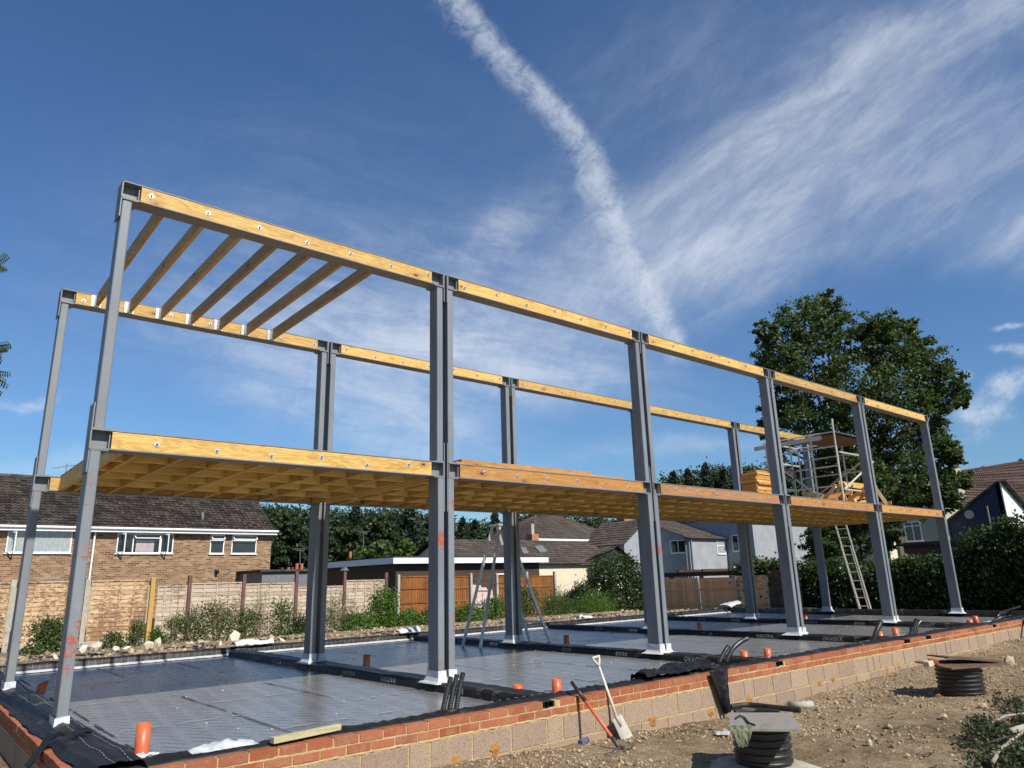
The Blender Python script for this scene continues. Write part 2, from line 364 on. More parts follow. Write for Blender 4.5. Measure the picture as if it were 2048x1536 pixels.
def brickface(name, cs, mort, rough=.85, bsz=.3):
    m, t, b = newmat(name); o = obj(t); r = t.new('ShaderNodeNewGeometry').outputs['Random Per Island']
    col = t.ramp(r, [(i/(len(cs)-1), c) for i, c in enumerate(cs)])
    n = t.noise(o, 9, 7, .75); col = t.mix(t.math('MULTIPLY', t.sstep(n, .46, .66), .5), col, mort)
    fine_ = t.noise(o, 70, 4, .8); col = t.mix(t.math('MULTIPLY', t.sstep(fine_, .50, .60), .2+.35*(bsz > .5)), col, tuple(q*.42 for q in cs[0]))
    t.l.new(col, b.inputs['Base Color']); b.inputs['Roughness'].default_value = rough; b.inputs['Specular IOR Level'].default_value = .2
    bump(t, b, fine_, .5, bsz*.02)
    return m
M['redbrick'] = brickface('red_brick', [(.25, .07, .032), (.34, .105, .05), (.28, .105, .06), (.38, .135, .068), (.31, .085, .04)], (.36, .22, .12))
M['block'] = brickface('concrete_block', [(.30, .215, .16), (.38, .28, .20), (.33, .24, .18), (.39, .30, .21)], (.40, .30, .17), .95, .8)
M['mortar'] = noisy('yellow_mortar', (.36, .255, .11), (.52, .39, .19), 12, .9, 0, .7, .01)
M['foam'] = noisy('orange_foam', (.24, .13, .05), (.55, .24, .035), 22, .8, 0, .8, .02)

def housebrick(name, pal, mort, sc=(1, 1, 1), flat=None):
    m, t, b = newmat(name); o = obj(t)
    s_ = t.new('ShaderNodeSeparateXYZ'); t.l.new(o, s_.inputs[0])
    v = t.comb(t.math('ADD', s_.outputs[0], s_.outputs[1]), s_.outputs[2], 0)
    br = t.new('ShaderNodeTexBrick'); t.l.new(v, br.inputs['Vector']); br.inputs['Scale'].default_value = 1
    br.inputs['Brick Width'].default_value = .30; br.inputs['Row Height'].default_value = .10; br.inputs['Mortar Size'].default_value = .012
    br.inputs['Color1'].default_value = (0, 0, 0, 1); br.inputs['Color2'].default_value = (1, 1, 1, 1); br.inputs['Mortar'].default_value = (.5, .5, .5, 1); br.inputs['Bias'].default_value = 0
    col = t.ramp(br.outputs[0], [(i/(len(pal)-1), c) for i, c in enumerate(pal)], 'CONSTANT' if False else 'LINEAR')
    big = t.noise(o, .8, 5, .6); col = t.mix(t.math('MULTIPLY', big, .35), col, pal[0])
    col = t.mix(t.math('MULTIPLY', br.outputs['Fac'], .8), col, mort)
    t.l.new(col, b.inputs['Base Color']); b.inputs['Roughness'].default_value = .9; b.inputs['Specular IOR Level'].default_value = .15
    return m
M['hbrick'] = housebrick('mottled_house_brick', [(.10, .055, .032), (.23, .125, .068), (.40, .26, .155), (.17, .09, .05), (.30, .19, .11)], (.33, .26, .18))
M['rbrick'] = housebrick('red_house_brick', [(.32, .10, .05), (.42, .15, .07), (.48, .2, .1)], (.4, .3, .2))
def rooftile(name, c1, c2, c3):
    m, t, b = newmat(name); o = obj(t); s_ = t.new('ShaderNodeSeparateXYZ'); t.l.new(o, s_.inputs[0])
    v = t.comb(t.math('MULTIPLY', t.math('ADD', s_.outputs[0], s_.outputs[1]), 3.3), t.math('MULTIPLY', s_.outputs[2], 5), 0)
    wn_ = t.new('ShaderNodeTexWhiteNoise', noise_dimensions='2D')
    fl = t.new('ShaderNodeVectorMath', operation='FLOOR'); t.l.new(v, fl.inputs[0]); t.l.new(fl.outputs[0], wn_.inputs['Vector'])
    f = t.math('ADD', t.math('MULTIPLY', wn_.outputs[0], .6), t.math('MULTIPLY', t.noise(o, 1.4, 6, .7), .45))
    col = t.ramp(f, [(.2, c1), (.5, c2), (.8, c3)])
    li = t.sstep(t.noise(o, 6, 4, .8), .60, .66); col = t.mix(t.math('MULTIPLY', li, .6), col, (.34, .31, .24))
    t.l.new(col, b.inputs['Base Color']); b.inputs['Roughness'].default_value = .9; b.inputs['Specular IOR Level'].default_value = .2
    bump(t, b, t.noise(o, 25, 4, .7), .4, .02)
    return m
M['roofA'] = rooftile('grey_brown_tiles', (.026, .021, .019), (.05, .041, .036), (.10, .082, .07))
M['roofB'] = rooftile('brown_tiles', (.05, .039, .032), (.078, .062, .052), (.11, .088, .073))
M['roofC'] = rooftile('red_brown_tiles', (.048, .030, .026), (.078, .050, .043), (.115, .075, .064))
M['cream'] = noisy('cream_render', (.62, .55, .40), (.70, .63, .48), 3, .85, 0, .2)
M['greyr'] = noisy('pale_grey_render', (.25, .262, .29), (.33, .345, .37), 1.2, .85, 0, .2)
M['bluer'] = noisy('dark_blue_render', (.018, .026, .06), (.028, .04, .085), 2, .8, 0, .2)
M['whiter'] = noisy('white_render', (.66, .66, .65), (.76, .76, .75), 1.5, .85, 0, .2, spots=((.3, .3, .3), 3, .6))
M['creamgr'] = noisy('stained_render', (.33, .30, .24), (.45, .41, .33), 2, .9, 0, .3)
M['glass'] = noisy('window_glass', (.012, .015, .018), (.03, .035, .04), 2, .08, 0, 0, spec=.8)
M['glassl'] = noisy('curtained_glass', (.22, .25, .25), (.42, .45, .44), 3, .12, 0, 0, stretch=(6, 1, 1), spec=.8)
M['curtain'] = noisy('pink_curtain', (.30, .24, .25), (.52, .45, .46), 5, .9, 0, .4, .03, stretch=(7, 1, .4))
M['fascia'] = noisy('fascia_white', (.78, .78, .78), (.84, .84, .84), 3, .5, 0, 0)
M['felt'] = noisy('roofing_felt', (.02, .02, .022), (.045, .045, .048), 3, .9)
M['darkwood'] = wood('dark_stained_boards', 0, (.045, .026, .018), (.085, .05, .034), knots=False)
M['shedred'] = wood('red_brown_boards', 0, (.10, .028, .018), (.16, .045, .028), knots=False)
def weathered(name, c1, c2, dark, thr, st=(1.2, 1, 5)):
    m, t, b = newmat(name); o = obj(t); r = t.new('ShaderNodeNewGeometry').outputs['Random Per Island']
    n = t.noise(scaled(t, o, (1, 1, 6)), 2.2, 6, .7); col = t.ramp(t.math('MULTIPLY_ADD', r, .4, t.math('MULTIPLY', n, .6)), [(.25, c1), (.7, c2)])
    big = t.noise(scaled(t, o, (1.1, 1, .5)), 1.3, 4, .6); te = t.noise(scaled(t, o, (7, 1, 16)), 1.0, 6, .75)
    k = t.sstep(t.math('MULTIPLY_ADD', big, .6, te), thr, thr+.08); col = t.mix(t.math('MULTIPLY', k, .8), col, dark)
    t.l.new(col, b.inputs['Base Color']); b.inputs['Roughness'].default_value = .9; b.inputs['Specular IOR Level'].default_value = .15; bump(t, b, te, .6, .02); return m
M['fencepale'] = weathered('bleached_fence_boards', (.33, .26, .19), (.52, .43, .335), (.16, .11, .075), .84)
M['fencetan'] = weathered('tan_fence_boards', (.39, .26, .145), (.58, .42, .26), (.19, .105, .06), .77)
M['fenceorg'] = wood('orange_fence_boards', 2, (.15, .055, .014), (.30, .12, .032), knots=False, stain=(.08, .035, .016))
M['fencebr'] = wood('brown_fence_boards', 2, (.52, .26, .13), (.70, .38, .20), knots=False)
M['postred'] = noisy('red_brown_post', (.10, .045, .04), (.16, .075, .065), 4, .8)
M['postyel'] = wood('yellow_post', 2, (.36, .20, .05), (.52, .31, .09), knots=False)
M['conc'] = noisy('concrete', (.30, .28, .23), (.44, .41, .34), 8, .9, 0, .5, .01)
M['concl'] = noisy('pale_concrete', (.36, .33, .26), (.52, .48, .38), 14, .95, 0, .9, .02)
M['bark'] = noisy('bark', (.05, .04, .03), (.11, .09, .065), 6, .9, 0, .8, .03, stretch=(3, 3, .6))
M['alu'] = noisy('aluminium', (.48, .48, .46), (.66, .65, .62), 12, .4, .55, .1)
M['aluw'] = noisy('painted_tube', (.42, .40, .36), (.58, .56, .50), 14, .45, .1, .1)
M['green'] = noisy('green_tube', (.03, .09, .05), (.05, .14, .08), 8, .5)
M['redtube'] = noisy('red_tube', (.22, .05, .03), (.3, .07, .04), 8, .5)
M['ply'] = noisy('grey_plywood', (.16, .14, .12), (.27, .24, .205), 3, .7, 0, .2, .005, stretch=(.8, 5, 1), c3=(.20, .175, .15))
M['rustply'] = noisy('brown_board', (.085, .05, .028), (.16, .10, .06), 5, .8, 0, .3)
M['cloth'] = noisy('green_grey_cloth', (.10, .11, .06), (.20, .21, .13), 14, .95, 0, .6, .01)
M['redhandle'] = noisy('orange_red_handle', (.60, .10, .045), (.70, .15, .07), 5, .45, 0, .1)
M['iron'] = noisy('worn_iron', (.06, .05, .045), (.14, .12, .10), 14, .55, .4, .3)
M['blade'] = noisy('muddy_steel', (.32, .29, .24), (.50, .46, .40), 10, .55, .3, .5)
M['pale'] = noisy('pale_ash', (.50, .45, .35), (.66, .62, .50), 8, .6, 0, .2, stretch=(1, 1, .3))
M['twig'] = noisy('grey_brown_bark', (.22, .18, .13), (.36, .31, .24), 12, .8, 0, .5, .004)
M['gloss'] = noisy('glossy_black_polythene', (.006, .006, .007), (.016, .016, .017), 6, .2, 0, .5, .02, bscale=10)
M['can'] = noisy('blue_can', (.03, .04, .25), (.3, .32, .4), 9, .3, .4, .1)
M['bagw'] = noisy('white_plastic', (.3, .31, .33), (.62, .64, .66), 14, .4, 0, .6, .01)
M['stone'] = brickface('flint_stone', [(.16, .11, .07), (.34, .25, .155), (.52, .42, .28), (.22, .155, .10), (.42, .34, .24)], (.4, .3, .2))
M['rubble'] = brickface('chalky_rubble', [(.42, .33, .24), (.60, .50, .37), (.70, .62, .48), (.50, .30, .2)], (.4, .32, .22))
M['terra'] = noisy('terracotta', (.30, .11, .06), (.42, .17, .09), 5, .8)
M['slate'] = noisy('grey_lead', (.12, .13, .14), (.18, .19, .2), 5, .6)

def soil():
    m, t, b = newmat('soil_and_gravel'); o = obj(t)
    n1 = t.noise(o, .55, 6, .62); n2 = t.noise(o, 7, 6, .68); n3 = t.noise(o, 30, 5, .78); f = t.math('ADD', t.math('MULTIPLY_ADD', n1, .35, t.math('MULTIPLY', n2, .3)), t.math('MULTIPLY', n3, .35))
    col = t.ramp(f, [(.39, (.105, .070, .040)), (.47, (.22, .157, .092)), (.54, (.33, .247, .15)), (.62, (.52, .42, .27))])
    vo = t.new('ShaderNodeTexVoronoi'); t.l.new(o, vo.inputs['Vector']); vo.inputs['Scale'].default_value = 42
    pe = t.math('MULTIPLY', t.math('SUBTRACT', 1.0, t.sstep(vo.outputs['Distance'], .16, .32)), t.sstep(n2, .42, .62))
    col = t.mix(t.math('MULTIPLY', pe, .85), col, t.ramp(t.noise(o, 60, 2, .5), [(.4, (.30, .22, .13)), (.6, (.60, .50, .33))]))
    # grassy ground farther off
    s_ = t.new('ShaderNodeSeparateXYZ'); t.l.new(o, s_.inputs[0])
    far = t.math('MAXIMUM', t.sstep(s_.outputs[1], 15, 19), t.sstep(s_.outputs[0], 24, 27))
    col = t.mix(far, col, (.045, .06, .02))
    t.l.new(col, b.inputs['Base Color']); b.inputs['Roughness'].default_value = .95; b.inputs['Specular IOR Level'].default_value = .15
    bump(t, b, t.math('ADD', t.math('MULTIPLY_ADD', n3, .8, t.math('MULTIPLY', n2, .6)), t.math('MULTIPLY', pe, .3)), 1.0, .035)
    return m
M['soil'] = soil()
def leaf(name, cs, tr=.35, rough=.5):
    m, t, b = newmat(name); r = t.new('ShaderNodeNewGeometry').outputs['Random Per Island']; o = obj(t)
    f = t.math('MULTIPLY_ADD', t.noise(o, .9, 3, .6), .6, t.math('MULTIPLY', r, .4))
    col = t.ramp(f, [(.25+.5*i/(len(cs)-1), c) for i, c in enumerate(cs)])
    t.l.new(col, b.inputs['Base Color']); b.inputs['Roughness'].default_value = rough; b.inputs['Specular IOR Level'].default_value = .35
    tn = t.new('ShaderNodeBsdfTranslucent'); t.l.new(t.mix(1.0, col, (1.3, 1.5, .6), 'MULTIPLY'), tn.inputs[0])
    mx = t.new('ShaderNodeMixShader'); mx.inputs[0].default_value = tr; t.l.new(b.outputs[0], mx.inputs[1]); t.l.new(tn.outputs[0], mx.inputs[2])
    t.l.new(mx.outputs[0], t.n['Material Output'].inputs[0])
    return m
M['leafD'] = leaf('sycamore_leaves', [(.03, .048, .015), (.058, .088, .024), (.11, .14, .045)], .35)
M['leafO'] = leaf('dark_woodland_leaves', [(.018, .032, .012), (.032, .055, .018), (.055, .08, .028)], .2)
M['leafM'] = leaf('mid_green_leaves', [(.045, .075, .018), (.075, .115, .028), (.11, .15, .045)], .3)
M['leafC'] = leaf('conifer_needles', [(.014, .026, .014), (.024, .04, .02), (.04, .058, .028)], .1)
M['leafW'] = leaf('weed_leaves', [(.06, .075, .022), (.09, .115, .035), (.15, .16, .07)], .3)
M['leafG'] = leaf('bright_bramble_leaves', [(.05, .10, .015), (.085, .16, .025), (.12, .2, .04)], .35)
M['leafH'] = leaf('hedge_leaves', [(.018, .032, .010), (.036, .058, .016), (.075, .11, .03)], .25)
M['leafB'] = leaf('cut_branch_leaves', [(.022, .03, .012), (.05, .065, .028), (.13, .15, .075)], .2)
M['dry'] = leaf('dry_stems', [(.20, .16, .09), (.32, .27, .17), (.42, .37, .25)], .1)
M['flower'] = noisy('white_petals', (.7, .7, .68), (.8, .8, .78), 5, .6, 0, 0)

# ------------------------------------------------------------------ ground
def sm(a, b, x):
    t = min(1, max(0, (x-a)/(b-a))); return t*t*(3-2*t)
WX = [-6, 1, 3, 4.7, 6.7, 8.7, 11.2, 16.8, 25]; WZ = [-.36, -.36, -.38, -.45, -.51, -.53, -.47, -.37, -.3]
def gz(x, y):
    z = float(np.interp(x, WX, WZ))
    if y < -2:
        t = sm(-2, -4.5, y); z = z*(1-t)+(-.46)*t
        near = sm(-12, -9, y) if y > -12 else 0
        z += .035*fbm(x*.9, y*.9, 0)*1.0 + .020*fbm(x*4, y*4, 3)+.007*fbm(x*13, y*13, 5)
    if y > 7.2:
        z = -.02-.05*sm(8, 11, y)-.27*sm(10, 17, y) + .05*fbm(x*.8, y*.8, 2) + .02*fbm(x*4, y*4, 3)
        if x > 21.2: z -= .2
    elif x > 21.15: z = -.32+.04*fbm(x, y)
    inside = -.02 < x < 21.1 and -1.97 < y < 7.28
    if inside: z = -.75
    return z
def axis(segs):
    out = []
    for a, b, st in segs: out += list(np.arange(a, b, st))
    return out+[segs[-1][1]]
xs = axis([(-400, -60, 60), (-60, -8, 8), (-8, -3, 1), (-3, 12, .09), (12, 22, .16), (22, 40, 1.2), (40, 100, 10), (100, 700, 100)])
ys = axis([(-200, -20, 30), (-20, -9, 2), (-9, -6, .3), (-6, -1.9, .08), (-1.9, 7.2, 1.5), (7.2, 12, .12), (12, 18, .4), (18, 60, 6), (60, 700, 90)])
g = MB(); nx, ny = len(xs), len(ys)
g.v = [(x, y, gz(x, y)) for y in ys for x in xs]
g.f = [(j*nx+i, j*nx+i+1, (j+1)*nx+i+1, (j+1)*nx+i) for j in range(ny-1) for i in range(nx-1)]; g.m = [0]*len(g.f)
structure(g.build('ground', M['soil'], loc=(0, 0, 0), smooth=True, recalc=False))

# ------------------------------------------------------------------ footings and insulated floor
BAY = 4.2
BK = 7.3
o = MB().box(.02, 20.95, -1.93, BK-.02, -.74, -.112).build('ground_slab', M['conc']); structure(o)
bayname = ['leftmost bay, nearest the camera', 'second bay from the left, behind the three conduits', 'middle bay, behind the crumpled black sheet', 'fourth bay from the left', 'rightmost bay, farthest from the camera']
for k in range(5):
    x0 = k*BAY+(.3 if k == 0 else .15); x1 = (k+1)*BAY-.15
    t = thing('insulation_floor', 'printed silver foil insulation floor of the '+bayname[k], 'insulation', ((x0+x1)/2, 2.7, -.112), 'foil insulation floors between the black kerbs')
    fb = MB().grid(30, 60, lambda a, b: (x0+(x1-x0)*a, -1.8+(BK+1.75)*b, -.098+.004*fbm(a*4+k*9, b*8)))
    fb.build('foil_board', M['foil'], t, smooth=True, recalc=False)
    sm_ = MB(); tp = MB(); nb = 0
    sx = [x0+.25+1.2*i for i in range(4) if x0+.25+1.2*i < x1-.2]
    for i, X in enumerate(sx):
        y = -1.7
        while y < BK-.3:
            L_ = random.uniform(.8, 2.2); y2 = min(y+L_, BK-.2)
            if random.random() < .75:
                n_ = 10
                for q in range(n_):
                    ya = y+(y2-y)*q/n_; yb = y+(y2-y)*(q+1)/n_; wd = .006+.012*abs(fbm(X, ya*2))
                    dx = .012*fbm(X*3, ya); dx2 = .012*fbm(X*3, yb)
                    sm_.add([(X+dx-wd, ya, -.089), (X+dx+wd, ya, -.089), (X+dx2+wd, yb, -.089), (X+dx2-wd, yb, -.089)], [(0, 1, 2, 3)])
            y = y2+random.uniform(.1, .5)
        xa, xb = (X, sx[i+1]) if i+1 < len(sx) else (X, x1-.05)
        y = [2.6, -.6, .42, 1.5][i % 4]-2.4
        while y < BK:
            if y > -1.5:
                for q in range(14):
                    a_ = xa+(xb-xa)*q/14; b_ = xa+(xb-xa)*(q+1)/14
                    if random.random() < .25: continue
                    wd = random.uniform(.005, .02); dy = random.uniform(-.008, .008)
                    (tp if y < 3.2 else sm_).add([(a_, y+dy-wd, -.086), (b_, y+dy-wd, -.086), (b_, y+dy+wd, -.086), (a_, y+dy+wd, -.086)], [(0, 1, 2, 3)])
            y += 2.15
    sm_.build('board_joint', M['seam'], t, recalc=False); tp.build('joint_tape', M['tape'], t, recalc=False)
    db = MB()
    for q in range(26):
        X = random.uniform(x0+.1, x1-.1); Y = random.uniform(-1.6, 6); r_ = random.uniform(.004, .010)
        db.box(X-r_, X+r_*random.uniform(.6, 2), Y-r_, Y+r_, -.09, -.09+r_*.8)
    db.build('mortar_crumbs', M['rubble'], t)

# printed marks of the black membrane: rings, chevrons and letter strokes
def glyphs(mb, P0, ux, uz, h, seq, nrm, th=.003):
    P0 = Vector(P0); ux = Vector(ux).normalized(); uz = Vector(uz).normalized(); n = Vector(nrm).normalized()
    x = 0; sw = h*.17
    def st(a, b): mb.bar(P0+ux*(x+a[0]*h)+uz*a[1]*h+n*th, P0+ux*(x+b[0]*h)+uz*b[1]*h+n*th, sw, .002, n)
    for ch in seq:
        if ch == 'V': st((0, 1), (.35, 0)); st((.35, 0), (.7, 1))
        elif ch == 'A': st((0, 0), (.35, 1)); st((.35, 1), (.7, 0)); st((.15, .35), (.55, .35))
        elif ch == 'O':
            for k in range(10):
                a = 2*math.pi*k/10; b = 2*math.pi*(k+1)/10
                st((.4+.4*math.cos(a), .5+.5*math.sin(a)), (.4+.4*math.cos(b), .5+.5*math.sin(b)))
        elif ch == 'X': st((0, 0), (.7, 1)); st((0, 1), (.7, 0))
        elif ch == 'D': st((.4, 0), (.8, .5)); st((.8, .5), (.4, 1)); st((.4, 1), (0, .5)); st((0, .5), (.4, 0))
        elif ch == '-': st((0, .5), (.5, .5))
        elif ch == 'U': st((0, 1), (0, .1)); st((0, .1), (.6, .1)); st((.6, .1), (.6, 1))
        x += h*(1.05 if ch != ' ' else .6)

# black wrapped kerbs under each pair of columns
kname = ['second', 'third', 'fourth', 'fifth']
for i in range(1, 5):
    X = i*BAY+.01
    t = thing('membrane_kerb', 'low black membrane-wrapped kerb running under the %s pair of columns from the left' % ['first', 'second', 'third', 'fourth'][i-1], 'kerb', (X, 2.7, -.1), 'black wrapped kerbs dividing the slab')
    prof = [(-.19, -.112), (-.165, -.02), (-.13, .006), (0, .0), (.13, .006), (.165, -.02), (.19, -.112)]
    mb = MB()
    def kf(a, b):
        q = a*(len(prof)-1); j = min(int(q), len(prof)-2); f_ = q-j
        px_ = prof[j][0]*(1-f_)+prof[j+1][0]*f_; pz = prof[j][1]*(1-f_)+prof[j+1][1]*f_; y = -1.75+(BK+1.6)*b
        w_ = .010*fbm(a*3, y*1.6, i)+.006*fbm(a*9, y*7, i)
        return (X+px_+w_*(1 if px_ else 0), y, pz+w_*(.9 if pz > -.05 else .2))
    mb.grid(25, 260, kf); mb.build('membrane_wrap', M['blackp'], t, smooth=True, recalc=False)
    pm = MB(); 
    for y0 in ([5.9, 5.0, 2.4, 1.3, -.2] if i == 1 else [5.4, 4.3, 2.2, .9, -.5]):
        glyphs(pm, (X-.176, y0, -.083), (0, -1, 0), (.28, 0, .92), .062, random.choice(['OVAOVA', 'VAXOVA', 'DVDA']), (-1, 0, .3), .012)
    for q in range(0, 220): 
        y = -1.6+q*.04
        if fbm(y*.7, i*3) > -.1: pm.bar((X-.15, y, .012), (X-.15, y+.018, .012), .004, .002)
    pm.build('printed_marks', M['print'], t)

# brick and block walls of the plinth
def wall_front():
    t = thing('plinth_wall', 'long low front wall of red brick over grey concrete blocks with yellow mortar', 'wall', (10, -2.0, -.8))
    br = MB(); bl = MB(); gaps = [2.98+.14, 9.98, 14.4, 15.6, 19.2]
    gaps = [at(1092, 1403, 1, -2.05).x, at(1558, 1327, 1, -2.05).x, at(1815, 1283, 1, -2.05).x, at(1858, 1276, 1, -2.05).x, at(1990, 1252, 1, -2.05).x]
    def brick(x0, x1, z0, z1, d=.0):
        j = random.uniform(-.003, .003)
        br.box(x0+random.uniform(0, .003), x1-random.uniform(0, .003), -2.05+j, -1.945, z0+random.uniform(-.002, .002), z1+random.uniform(-.003, .002))
    for c in range(2):
        z1 = .0-c*.075; x = -.11-(.1125 if c else 0)
        while x < 21.1:
            xa = max(x, -.11); xb = x+.215
            if c == 0 and any(abs((xa+xb)/2-g_) < .115 for g_ in gaps): x += .225; continue
            if xb-xa > .04: brick(xa, xb, z1-.065, z1)
            x += .225
    rows = [(-.16, -.375), (-.385, -.60)]
    for c, (za, zb) in enumerate(rows):
        x = -.11-(.22 if c else 0)
        while x < 21.1:
            w_ = .44
            if random.random() < .12: w_ = .2
            xa = max(x, -.11); bl.box(xa, x+w_, -2.052+random.uniform(-.003, .001), -1.95, zb+random.uniform(0, .004), za+random.uniform(-.004, 0)); x += w_+.017
    br.build('brick_courses', M['redbrick'], t, bevel=.003); bl.build('block_courses', M['block'], t, bevel=.004)
    mo = MB()
    mo.grid(900, 10, lambda a, b: (-.105+21.2*a, -2.043+.005*fbm(a*300, b*9), -.155-.012+.014*b))   # oozing bed joint
    gs = sorted(gaps); xa = -.1
    mo.box(-.1, 21.1, -2.0445, -1.955, -.70, -.072)
    for g_ in gs+[21.2]:
        mo.box(xa, g_-.12, -2.0445, -1.955, -.0715, -.006); xa = g_+.12
    # lumpy mortar smears along the bed joints
    for z_, amp in ((-.071, .004), (-.152, .014), (-.380, .010)):
        mo.grid(1400, 5, lambda a, b: (-.1+21.2*a, -2.046-amp*max(0, .3+fbm(a*420, z_*9))*math.sin(math.pi*b), z_-.013+.024*b+.010*fbm(a*200, 3+z_)))
    mo.build('mortar_joints', M['mortar'], t, recalc=False)
    for g_ in gaps:
        a = MB(); a.box(g_-.115, g_+.115, -2.03, -1.96, -.066, -.060); a.box(g_-.115, g_+.115, -2.03, -1.96, -.008, -.002); a.box(g_-.115, g_-.108, -2.03, -1.96, -.06, -.008); a.box(g_+.108, g_+.115, -2.03, -1.96, -.06, -.008)
        a.box(g_-.002, g_+.002, -2.025, -1.97, -.06, -.008); a.box(g_-.108, g_+.108, -1.97, -1.96, -.06, -.008)
        for q in (-.055, .055): a.box(g_+q-.002, g_+q+.002, -2.02, -1.97, -.06, -.008)
        a.build('air_vent', M['rubber'], t)
wall_front()
def wall_side():
    t = thing('side_plinth_wall', 'short end wall of red brick and blocks at the near left corner, in shade', 'wall', (-.06, 2.6, -.8))
    br = MB(); bl = MB()
    for c in range(2):
        z1 = .0-c*.075; y = -1.94-(.1125 if c else 0)
        while y < BK: 
            ya = max(y, -1.94); br.box(-.11+random.uniform(-.003, .003), -.012, ya, y+.215, z1-.065, z1+random.uniform(-.003, .001)); y += .225
    for c, (za, zb) in enumerate([(-.16, -.375), (-.385, -.60)]):
        y = -1.94-(.2 if c else 0)
        while y < BK: 
            ya = max(y, -1.94); bl.box(-.11, -.015, ya, y+.44, zb, za); y += .452
    br.build('brick_courses', M['redbrick'], t, bevel=.003); bl.build('block_courses', M['block'], t, bevel=.004)
    MB().box(-.104, -.02, -1.94, BK, -.7, -.006).build('mortar_joints', M['mortar'], t)
wall_side()
# orange foam lumps plugging the weep holes low on the wall
for i, (px, py, w_, h_, lab) in enumerate([(911, 1530, 22, 22, 'square orange foam plug low on the block wall, nearest the camera'), (1305, 1441, 20, 18, 'rough orange foam patch on the blocks right of the spade'),
        (990, 1500, 20, 26, 'faint rust-orange foam stain on the blocks left of the pickaxe'), (1498, 1400, 14, 18, 'orange foam lump above the black pipes by the near manhole'), (1421, 1424, 14, 16, 'orange foam lump left of the hanging black sheet'),
        (1638, 1366, 12, 10, 'small orange foam lump, left one of a close pair on the wall foot'), (1665, 1358, 12, 10, 'small orange foam lump, right one of a close pair on the wall foot'), (1773, 1341, 9, 18, 'tall narrow orange foam drip between the manholes, left one'), (1797, 1333, 9, 14, 'narrow orange foam drip between the manholes, right one')]):
    c_ = at(px, py, 1, -2.05); k = (c_-CAM).dot(FW)/FO
    hx = w_*k/2/.8; hz = h_*k/2; mb = MB()
    
    def fo_(a, b, hx=hx, hz=hz, i=i, c_=c_):
        th = a*2*math.pi; rr = b*(1+.55*fbm(math.cos(th)*1.6, math.sin(th)*1.6, i*3))*(1 if i else 1.25)
        return (c_.x+math.cos(th)*rr*hx*1.1, -2.054-.012*(1-b*b)*(1+fbm(a*9, b*6, i))+.014*(b > .99), c_.z+math.sin(th)*rr*hz*1.1)
    mb.grid(29, 9, fo_)
    tag(mb.build('foam_patch', M['foam'], smooth=True, recalc=False), lab, 'foam', 'orange foam patches along the wall foot')

# membrane along the front cavity, back edge and left end
t = thing('front_membrane_edge', 'black polythene strip rolled along the inner edge of the front brick wall', 'membrane', (10.5, -1.85, -.1))
prof = [(-1.955, -.012), (-1.94, .012), (-1.89, .026), (-1.83, .028), (-1.77, .012), (-1.71, -.045), (-1.66, -.10)]
def ff(a, b):
    q = b*(len(prof)-1); j = min(int(q), len(prof)-2); f_ = q-j; x = .1+20.8*a
    y = prof[j][0]*(1-f_)+prof[j+1][0]*f_; z = prof[j][1]*(1-f_)+prof[j+1][1]*f_
    w_ = .016*fbm(x*1.3, b*2)+.008*fbm(x*7, b*5); fold = .010*math.sin(x*40+fbm(x*2, 1)*6)*math.sin(math.pi*b)
    return (x, y+w_*1.2*(b > .1), z+(w_+fold*.5)*math.sin(math.pi*min(1, b*1.1)))
MB().grid(1100, 15, ff).build('membrane_roll', M['blackp'], t, smooth=True, recalc=False)
pm = MB()
for q in range(200):
    x = .6+q*.105
    if fbm(x*.6, 4) > -.3:
        pm.bar((x, -1.86, .040), (x+.012, -1.80, .038), .004, .002); pm.bar((x+.03, -1.79, .033), (x+.07, -1.79, .033), .004, .002)
for x0 in (.75, 8.6, 9.9, 11.3, 12.4): glyphs(pm, (x0, -1.74, .02), (1, 0, 0), (0, .7, -.7), .055, 'AVA UVD', (0, -.5, .8), .014)
pm.build('printed_marks', M['print'], t)

t = thing('back_membrane_edge', 'black polythene upstand with white grid lines along the back edge of the slab', 'membrane', (10.5, BK, -.1))
def bf(a, b):
    x = .0+20.9*a
    P_ = [(BK-.06, -.10), (BK-.04, -.03), (BK-.01, .035), (BK+.06, .05), (BK+.16, .045), (BK+.2, .0), (BK+.22, -.08)]
    q = b*6; j = min(int(q), 5); f_ = q-j; w_ = .012*fbm(x*1.1, b*2, 7)+.010*fbm(x*5, b*4, 8)
    return (x, P_[j][0]*(1-f_)+P_[j+1][0]*f_+w_, P_[j][1]*(1-f_)+P_[j+1][1]*f_+w_*math.sin(math.pi*b))
MB().grid(700, 13, bf).build('membrane_roll', M['blackp'], t, smooth=True, recalc=False)
pm = MB()
for q in range(200):
    x = .1+q*.104
    pm.bar((x, BK-.05, -.05), (x, BK-.022, .025), .0035, .003, (0, -1, 0))
    if q % 3 != 2: pm.bar((x, BK-.032, .0), (x+.07, BK-.032, .0), .0035, .003, (0, -1, 0))
for x0, s_ in ((.9, 'XUVXA'), (1.6, 'AVX'), (9.5, 'VAVXAV'), (13.9, 'AVAXV')): glyphs(pm, (x0, BK+.02, .055), (1, 0, 0), (0, 1, 0), .13, s_, (0, 0, 1), .012)
pm.build('printed_marks', M['print'], t)
MB().grid(500, 4, lambda a, b: (.2+20.7*a, BK-.15+.09*b+.018*fbm(a*90, 2), -.088+.03*b+.006*fbm(a*200, b))).build('white_foam_seal', M['flash'], t, smooth=True, recalc=False)

